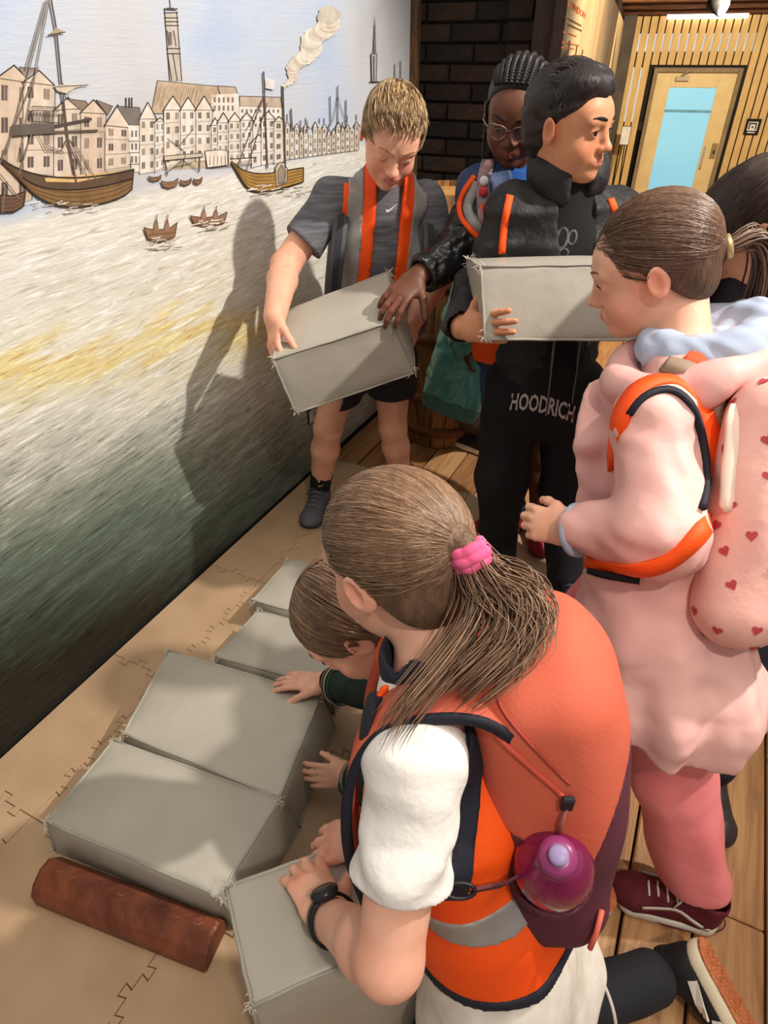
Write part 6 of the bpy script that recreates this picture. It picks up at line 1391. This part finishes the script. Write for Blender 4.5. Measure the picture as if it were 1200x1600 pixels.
for i in (0, 1): leg(s, hipH[i], knH[i], anH[i], .016, (.075, .056, .045))
s.cap(hipH[0], hipH[1], .10, .10, .02); s.disp(wob(50, .004, 83)); sdf_obj('trousers', s, .006, M('dark_green_trousers', (22, 46, 42), (14, 32, 30), rough=.85), pH)
for i in (0, 1): shoe(pH, V(anH[i][0]+.05, anH[i][1], MZ), nrm(V(-1, -.2, 0)), (0, 0, 1), .20, M('black_shoe', (22, 22, 24)), M('black_sole', (30, 30, 32)))
# ================================================================= girl in the pink coat walking past
jE = J(pelvis=att(1012, 965, 1.10), chest=att(1060, 705, 1.07), neck=att(1072, 548, 1.06), shL=att(1022, 660, .975), shR=V(.60, 1.14, .99), elL=att(1030, 832, .945), wrL=att(894, 828, 1.06), elR=att(1070, 740, 1.27), wrR=att(1060, 850, 1.33))
hcE = att(1018, 418, 1.06); RE = frame((-.86, .28, -.36), (-.40, .10, .92))
pE = person((.45, .85, 0), 'girl in pink coat and pink trousers with hair tied back, facing left')
s = S(); s.k = .014; torso(s, jE, -.01); s.cap(jE.neck-jE.z*.03, hcE+RE @ V(0, -.035, -.05), .046, .044, .02); head(s, hcE, RE, 1.0, lids=.3, nose=1.0)
arm(s, jE.shL, jE.elL, jE.wrL); arm(s, jE.shR, jE.elR, jE.wrR)
dE = nrm(att(840, 818, 1.10)-jE.wrL); doE = nrm((-.2, -.75, .5)); hand(s, jE.wrL, dE, doE, False, (35, 45, 30), .95, .6, (30, 25, 20)); hand(s, jE.wrR, nrm((-.1, -.1, -1)), nrm((0, 1, 0)), True, (20, 25, 20), .95)
legE = ((jE.pelvis+V(.02, -.06, -.03), V(.535, .70, .36), atz(1088, 1372, .10)), (jE.pelvis+V(-.03, .07, -.03), att(930, 935, 1.27)+V(0, 0, -.14), V(.45, 1.13, .09)))
for a in legE: leg(s, *a)
bdy = sdf_obj('body', s, .0032, skin_mat(), pE, col_blobs((234, 180, 152), head_blobs(hcE, RE, (234, 180, 152), lip=(206, 120, 112), cheek=(236, 158, 136), ear=(238, 150, 120))))
eye_set(pE, bdy, hcE, RE, gaze=(0, 1, -.4), iris=(70, 60, 50), brow=(120, 84, 60), browth=.8)
hE = hcE+RE @ V(0, -.014, .032); hrE = np.array([.078, .097, .084]); TE = nrm((0, -1, -.40)); hs = S(); hs.k = .01; hs.ell(hE, hrE*.985, RE); hs.ell(hcE+RE @ V(0, -.05, -.03), (.06, .05, .05), RE, k=.03)
hs.fn(lambda P: (lambda q: np.maximum(np.maximum(q[:, 1]-.042-.55*(q[:, 2]-.04), -q[:, 2]-.072), (q[:, 1]+.006)*.9-(q[:, 2]+.012)*.9))((P-hcE) @ RE), 'i', .01); hs.cap(hE+RE @ (TE*hrE*.9), hE+RE @ (TE*hrE*1.05), .022, .014, .02); sdf_obj('hair', hs, .004, hair_cap_mat('auburn', (104, 76, 56)), pE)
pths = []; tE = hE+RE @ (TE*hrE*1.1)
while len(pths) < 2600:
    ph = g.uniform(-2.4, 2.4); th = g.uniform(-.5, 1.45); d = V(math.cos(th)*math.sin(ph), math.cos(th)*math.cos(ph), math.sin(th))
    if (d[1] > .52 and d[2] < .16) or (d[1] > .0 and d[2] < -.10): continue
    P_ = slerp_path(d, nrm(TE+g.normal(size=3)*.06), hE, RE, hrE, 1.0+g.uniform(-.003, .012), 12, .02, g); pths.append(P_)
HE = [(108, 80, 62), (120, 90, 70), (98, 72, 56), (130, 99, 78)]
strands(pE, pths, 'hair_locks', hair_mat(), .0007, HE, 9)
gd = guide([tE, tE+V(.05, .02, .01), tE+V(.09, .03, -.04), tE+V(.10, .03, -.13), tE+V(.10, .02, -.2)]); pths = [gd+g.normal(size=3)*np.linspace(.004, .016, len(gd))[:, None] for _ in range(160)]; strands(pE, pths, 'ponytail', hair_mat(), .0018, HE, 10)
b = MB(); b.lathe([(.012, -.006), (.020, -.004), (.020, .004), (.012, .006)], tE, RE @ V(0, 1, 0), 18); b.build('hair_tie', M('gold_tie', (196, 170, 120), rough=.3, metal=.5), pE, True)
pink = M('pink_coat', (226, 178, 170), (214, 162, 156), scale=5, rough=.55, bump=.12, bscale=18, spec=.4); pinkd = M('pink_trousers', (236, 136, 136), (222, 120, 122), scale=6, rough=.75, bump=.15, bscale=20)
hemE = jE.pelvis+(V(.03, -.045, -.12)); s = S(); torso(s, jE, .018, .03, .9, .0)
s.fcap(hemE, jE.pelvis+jE.z*.08, (.165, .175), (.122, .11), jE.x, .04); s.cap(jE.shL, jE.elL, .058, .066, .025); s.cap(jE.elL, jE.wrL+(jE.elL-jE.wrL)*.12, .064, .042, .03); s.cap(jE.shR, jE.elR, .06, .064, .03); s.cap(jE.elR, jE.wrR+(jE.elR-jE.wrR)*.12, .06, .044, .03)
s.disp(lambda P: .010*np.sin(np.arctan2(*(jE.loc(P)[:, :2].T))*9)*np.clip(-jE.loc(P)[:, 2]*6+.2, 0, 1)); s.disp(wob(42, .005, 91)); s.disp(wob(95, .0035, 92, 5)); s.cap(jE.wrL+(jE.elL-jE.wrL)*.2, jE.wrL, .033, None, .004, 's'); s.cap(jE.neck+jE.z*.03, hcE, .06, .06, .006, 's'); s.plane(hemE, V(-.1, .05, -1), .005)
coE = sdf_obj('coat', s, .005, pink, pE)
b = MB(); ax = nrm(jE.wrL-jE.elL); p_ = jE.wrL+(jE.elL-jE.wrL)*.07; e1 = nrm(np.cross(ax, (0, 0, 1))); e2 = np.cross(ax, e1); b.tube([p_+.036*(math.cos(t)*e1+math.sin(t)*e2) for t in np.linspace(0, 2*math.pi, 26)], .010, 8, False); b.build('cuff', M('pale_blue_jersey', (176, 188, 208), (160, 172, 194), scale=12, rough=.9), pE, True)
# pale blue hood round the neck, coat collar below
s = S(); s.k = .02; nc = jE.neck+V(.0, .0, .02); R_ = RE
for t in np.linspace(0, 2*math.pi, 13)[:-1]: p = nc+V(.045, .005, .0)+.085*math.cos(t)*nrm(V(-.95, .3, -.25))+.072*math.sin(t)*nrm(V(.3, .95, 0)); s.ell(p, (.036, .036, .030), k=.03)
s.ell(nc+V(.10, -.01, -.012), (.085, .075, .030), k=.03); s.disp(wob(55, .007, 93, 5)); s.disp(wob(120, .0035, 99, 5)); sdf_obj('hood', s, .0045, M('pale_blue_jersey', (176, 188, 208)), pE)
s = S(); s.k = .02; nc2 = nc-jE.z*.045
for t in np.linspace(0, 2*math.pi, 15)[:-1]: p = nc2+V(.0, .0, .0)+.105*math.cos(t)*nrm(V(-.95, .3, -.35))+.095*math.sin(t)*nrm(V(.3, .95, 0)); s.ell(p, (.034, .034, .034), k=.03)
s.disp(wob(55, .007, 94, 5)); sdf_obj('coat_collar', s, .005, pink, pE)
# loose front flap of the coat
s = S(); f0_ = [att(945, 605, 1.13), att(930, 700, 1.12), att(938, 800, 1.13), att(955, 880, 1.14)]
for a, b_ in zip(f0_[:-1], f0_[1:]): s.fcap(a, b_, (.034, .016), (.036, .016), V(1, -.2, 0), .02)
s.fcap(att(985, 610, 1.10), att(985, 760, 1.10), (.04, .03), (.045, .03), V(1, -.2, 0), .03); s.disp(wob(80, .005, 95)); sdf_obj('coat_front_flap', s, .005, pink, pE)
# vest over the coat: bands round the armhole and along the hem
bvc = bvh_of(coE)
surf_band('vest_band', bvc, [(952, 735), (960, 690), (975, 640), (1000, 606), (1045, 592), (1088, 618), (1110, 680), (1118, 750), (1108, 800)], .032, .007, hiviz, pE)
surf_band('navy_binding', bvc, [(985, 648), (1006, 622), (1044, 610), (1078, 634), (1096, 690), (1102, 750), (1094, 796)], .009, .011, navy_edge, pE)
surf_band('reflective_strip', bvc, [(1040, 572), (1085, 585), (1118, 630), (1134, 690), (1140, 760)], .028, .011, M('reflective_dull', (150, 128, 108)), pE)
surf_band('vest_band', bvc, [(1070, 562), (1110, 580), (1142, 630), (1158, 700)], .03, .012, M('hi_vis_red', (240, 84, 40)), pE)
surf_band('vest_band', bvc, [(918, 876), (955, 884), (1000, 890), (1045, 876), (1085, 842), (1108, 812)], .026, .007, hiviz, pE)
surf_band('navy_binding', bvc, [(922, 892), (957, 900), (1000, 906)], .010, .009, navy_edge, pE)
# wide pink trousers, burgundy shoes
s = S()
for i, (h_, k_, a_) in enumerate(legE): s.cap(h_, k_, .076, .076, .03); s.cap(k_, a_+V(0, 0, -.0), .076, .070, .03)
s.disp(wob(38, .008, 97)); s.plane((0, 0, .105), (0, 0, -1), .004); sdf_obj('wide_trousers', s, .005, pinkd, pE)
burg = M('burgundy_suede', (104, 32, 44), (88, 26, 36), scale=40, rough=.8); crs = M('off_white_sole', (232, 226, 212), rough=.6)
for i, (h_, k_, a_) in enumerate(legE):
    t0, t1 = (atz(982, 1402, .0), atz(1128, 1446, .0)) if i == 0 else (V(.34, 1.20, 0), V(.51, 1.07, 0)); fw = nrm(t0-t1); z0 = .002
    hl = V(t1[0], t1[1], z0)+fw*.005; shh = shoe(pE, hl, fw, (0, 0, 1), .225, burg, crs, M('white_lace', (230, 224, 214)))
    Rs = frame(fw, (0, 0, 1)); L = lambda p: hl+Rs @ (np.array(p)*.225/.21); bv = bvh_of(shh)
    for sd in (-1, 1):
        pts = []
        for y_, z_ in ((.03, .032), (.06, .048), (.09, .056), (.12, .048), (.15, .040)):
            h_2 = bv.ray_cast(Vector(L((sd*.09, y_, z_))), Vector(-sd*Rs[:, 0]))
            if h_2[0] is not None: pts.append(np.array(h_2[0])+sd*Rs[:, 0]*.0012)
        if len(pts) > 2: b = MB(); b.ribbon(guide(pts, 14), V(0, 0, 1), .010, .002); b.build('side_stripe', M('stripe_white', (232, 226, 214)), shh, True)
    b = MB(); b.tube([hl+Rs @ V(.041*math.cos(t), .1+.107*math.sin(t), .013) for t in np.linspace(0, 2*math.pi, 40)], .0016, 5, False); b.build('sole_line', M('sole_line', (96, 36, 46)), shh, True)
a_ = legE[0][2]; s = S(); s.cap(a_+V(0, 0, -.03), a_+V(0, 0, .03), .036, .038, .01); sdf_obj('sock', s, .005, M('lime_sock', (206, 226, 60), rough=.9), pE)
# pink backpack scattered with red hearts
BE_ = att(1190, 800, 1.0); Rk = jE.R; pkm = M('pale_pink_bag', (236, 186, 172), (226, 172, 160), scale=6, rough=.65, bump=.1, bscale=30)
bpE = empty('backpack', BE_-V(0, 0, .22), 'pale pink backpack printed with red hearts on the walking girl', 'backpack')
s = S().at(BE_, Rk); s.box((0, 0, 0), (.135, .065, .20), rd=.06); s.box((0, -.065, -.06), (.11, .04, .11), rd=.04, k=.03); s.at(); s.disp(wob(26, .005, 101)); bk = sdf_obj('bag_body', s, .005, pkm, bpE)
bv = bvh_of(bk); hm = M('heart_red', (192, 74, 80), (178, 60, 70), scale=20, rough=.7)
hv = [(0, -.9)]+[(16*math.sin(t)**3/16*.9, (13*math.cos(t)-5*math.cos(2*t)-2*math.cos(3*t)-math.cos(4*t))/16) for t in np.linspace(.25, 2*math.pi-.25, 13)]; r = random.Random(4)
k = 0; done = []
while k < 130 and len(done) < 2500:
    ph = r.uniform(0, 6.28); th = r.uniform(-1.3, 1.3); dv = Rk @ np.array([math.cos(th)*math.cos(ph), math.cos(th)*math.sin(ph), math.sin(th)]); done.append(0)
    h_ = bv.ray_cast(Vector(BE_+dv*.6), Vector(-dv))
    if h_[0] is None: continue
    n_ = np.array(h_[1]); p = np.array(h_[0])
    if any(np.linalg.norm(p-q) < .036 for q in HEARTS) if k else False: continue
    if k == 0: HEARTS = []
    HEARTS.append(p); ux = nrm(np.cross(n_, Rk[:, 2]+.01)); uy = np.cross(ux, n_)*-1; uy = nrm(Rk[:, 2]-n_*(Rk[:, 2] @ n_)+1e-6); a_ = r.uniform(-.6, .6); ux = nrm(np.cross(uy, n_)); ux, uy = ux*math.cos(a_)+uy*math.sin(a_), uy*math.cos(a_)-ux*math.sin(a_)
    project_shape('heart_print', [(x*.0085, y*.0085) for x, y in hv], [tuple(range(len(hv)))], p, ux, uy, n_, bv, hm, bk, .0014); k += 1
pts = [jE.T(-.085, -.10, .40), jE.T(-.09, -.06, .47), jE.T(-.092, .0, .50), jE.T(-.096, .06, .48), jE.T(-.10, .11, .40), jE.T(-.115, .13, .28), jE.T(-.135, .10, .15), jE.T(-.14, .0, .06)]
tr_ = pix_on(bv, [tuple(x) for x in guide(np.array([(1150., 600.), (1148., 680.), (1142., 740.), (1138., 800.)]), 14)], .004)
if len(tr_) > 3: b = MB(); b.tube(tr_, [.004]+[.011]*(len(tr_)-2)+[.004], 8, flat=.4); b.build('side_trim', M('cream_trim', (240, 214, 196)), bpE, True)

# ================================================================= person at the right edge
jF = J(pelvis=V(.88, 1.24, .66), chest=V(.80, 1.29, .93), neck=V(.745, 1.32, 1.08), shL=V(.84, 1.18, 1.02), shR=V(.72, 1.44, 1.02), elL=V(.97, 1.14, .84), wrL=V(1.02, 1.06, .68), elR=V(.84, 1.52, .84), wrR=V(.9, 1.5, .66))
hcF = att(1200, 362, 1.22); RF_ = frame((.78, -.55, -.2), (.15, 0, 1))
pF = person((.95, 1.15, 0), 'person with long dark brown hair cut off by the right edge of the picture')
s = S(); s.k = .014; torso(s, jF, -.01); s.cap(jF.neck-jF.z*.03, hcF+RF_ @ V(0, -.035, -.05), .046, .044, .02); head(s, hcF, RF_, 1.04)
arm(s, jF.shL, jF.elL, jF.wrL); arm(s, jF.shR, jF.elR, jF.wrR); hand(s, jF.wrL, nrm((.1, -.2, -1)), nrm((.9, -.3, 0)), False, sc=1.0); hand(s, jF.wrR, nrm((.1, 0, -1)), nrm((.3, .9, 0)), True, sc=1.0)
legF = ((jF.pelvis+V(.02, -.08, -.03), V(.86, 1.06, .36), atz(1118, 1190, .10)), (jF.pelvis+V(.05, .08, -.03), V(1.0, 1.2, .36), atz(1215, 1085, .09)))
for a in legF: leg(s, *a)
bdy = sdf_obj('body', s, .006, skin_mat(), pF, col_blobs((216, 164, 138), head_blobs(hcF, RF_, (216, 164, 138), 1.04))); eye_set(pF, bdy, hcF, RF_, 1.04, brow=(60, 44, 36))
hs = S(); hs.k = .01; hs.at(hcF, RF_, 1.04); hs.ell((0, -.018, .034), (.082, .100, .088)); hs.ell((0, -.08, -.04), (.07, .06, .10), k=.04); hs.fn(lambda P: (lambda q: np.maximum(q[:, 1]-.03-.5*(q[:, 2]-.05), (q[:, 1]+.0)*.9-(q[:, 2]+.0)*.8))((P-hcF) @ RF_/1.04), 'i', .01); hs.at(); sdf_obj('hair', hs, .005, hair_cap_mat('dark', (58, 44, 38)), pF)
pths = []; HF = [(58, 44, 39), (68, 52, 45), (50, 38, 34), (84, 65, 53)]; hF = hcF+RF_ @ V(0, -.018, .036); hrF = np.array([.086, .104, .092])
for _ in range(1300):
    sx = g.choice([-1, 1]); t0 = g.uniform(-1, 1); pths.append(slerp_path(V(sx*.04, .5*t0, .95), nrm(V(sx*g.uniform(.5, 1), -.5+.35*t0, g.uniform(-.5, .1))), hF, RF_, hrF, 1+g.uniform(-.004, .02), 10, .03, g))
for _ in range(420):
    st = hF+RF_ @ (nrm(V(g.uniform(-.8, .8), g.uniform(-1, -.75), g.uniform(-.4, .0)))*hrF); e_ = st+V(g.uniform(-.05, .03), g.uniform(-.02, .04), -.20+g.normal()*.03); pths.append(guide([st, st+(e_-st)*.35+V(-.02, -.01, .015), st+(e_-st)*.7, e_], 12))
strands(pF, pths, 'hair_locks', hair_mat(), .0012, HF, 12)
dk = M('dark_navy_clothes', (34, 32, 44), (26, 25, 36), rough=.8); s = S(); torso(s, jF, .03, .03, 1.0, .06)
for (a, b_, c_) in ((jF.shL, jF.elL, jF.wrL), (jF.shR, jF.elR, jF.wrR)): s.cap(a, b_, .056, .054, .03); s.cap(b_, c_, .054, .042, .03)
s.disp(wob(45, .005, 111)); s.cap(jF.neck+jF.z*.02, hcF, .06, .06, .005, 's'); sdf_obj('jumper', s, .007, dk, pF)
s = S()
for (h_, k_, a_) in legF: s.cap(h_, k_, .082, .062, .03); s.cap(k_, a_, .06, .05, .03)
s.cap(jF.pelvis, jF.pelvis+V(0, 0, .05), .12, .12, .03); s.disp(wob(40, .004, 113)); s.plane((0, 0, .07), (0, 0, -1), .004); sdf_obj('trousers', s, .006, M('dark_navy_trousers', (30, 30, 42), (22, 22, 32), rough=.8), pF)
for i, fw in enumerate((nrm(V(-.2, -1, 0)), nrm(V(-.9, -.4, 0)))): a_ = legF[i][2]; shoe(pF, V(a_[0], a_[1], .002)-fw*.05, fw, (0, 0, 1), .22, M('brown_black_shoe', (52, 40, 38), rough=.4), M('black_sole', (30, 30, 32)))
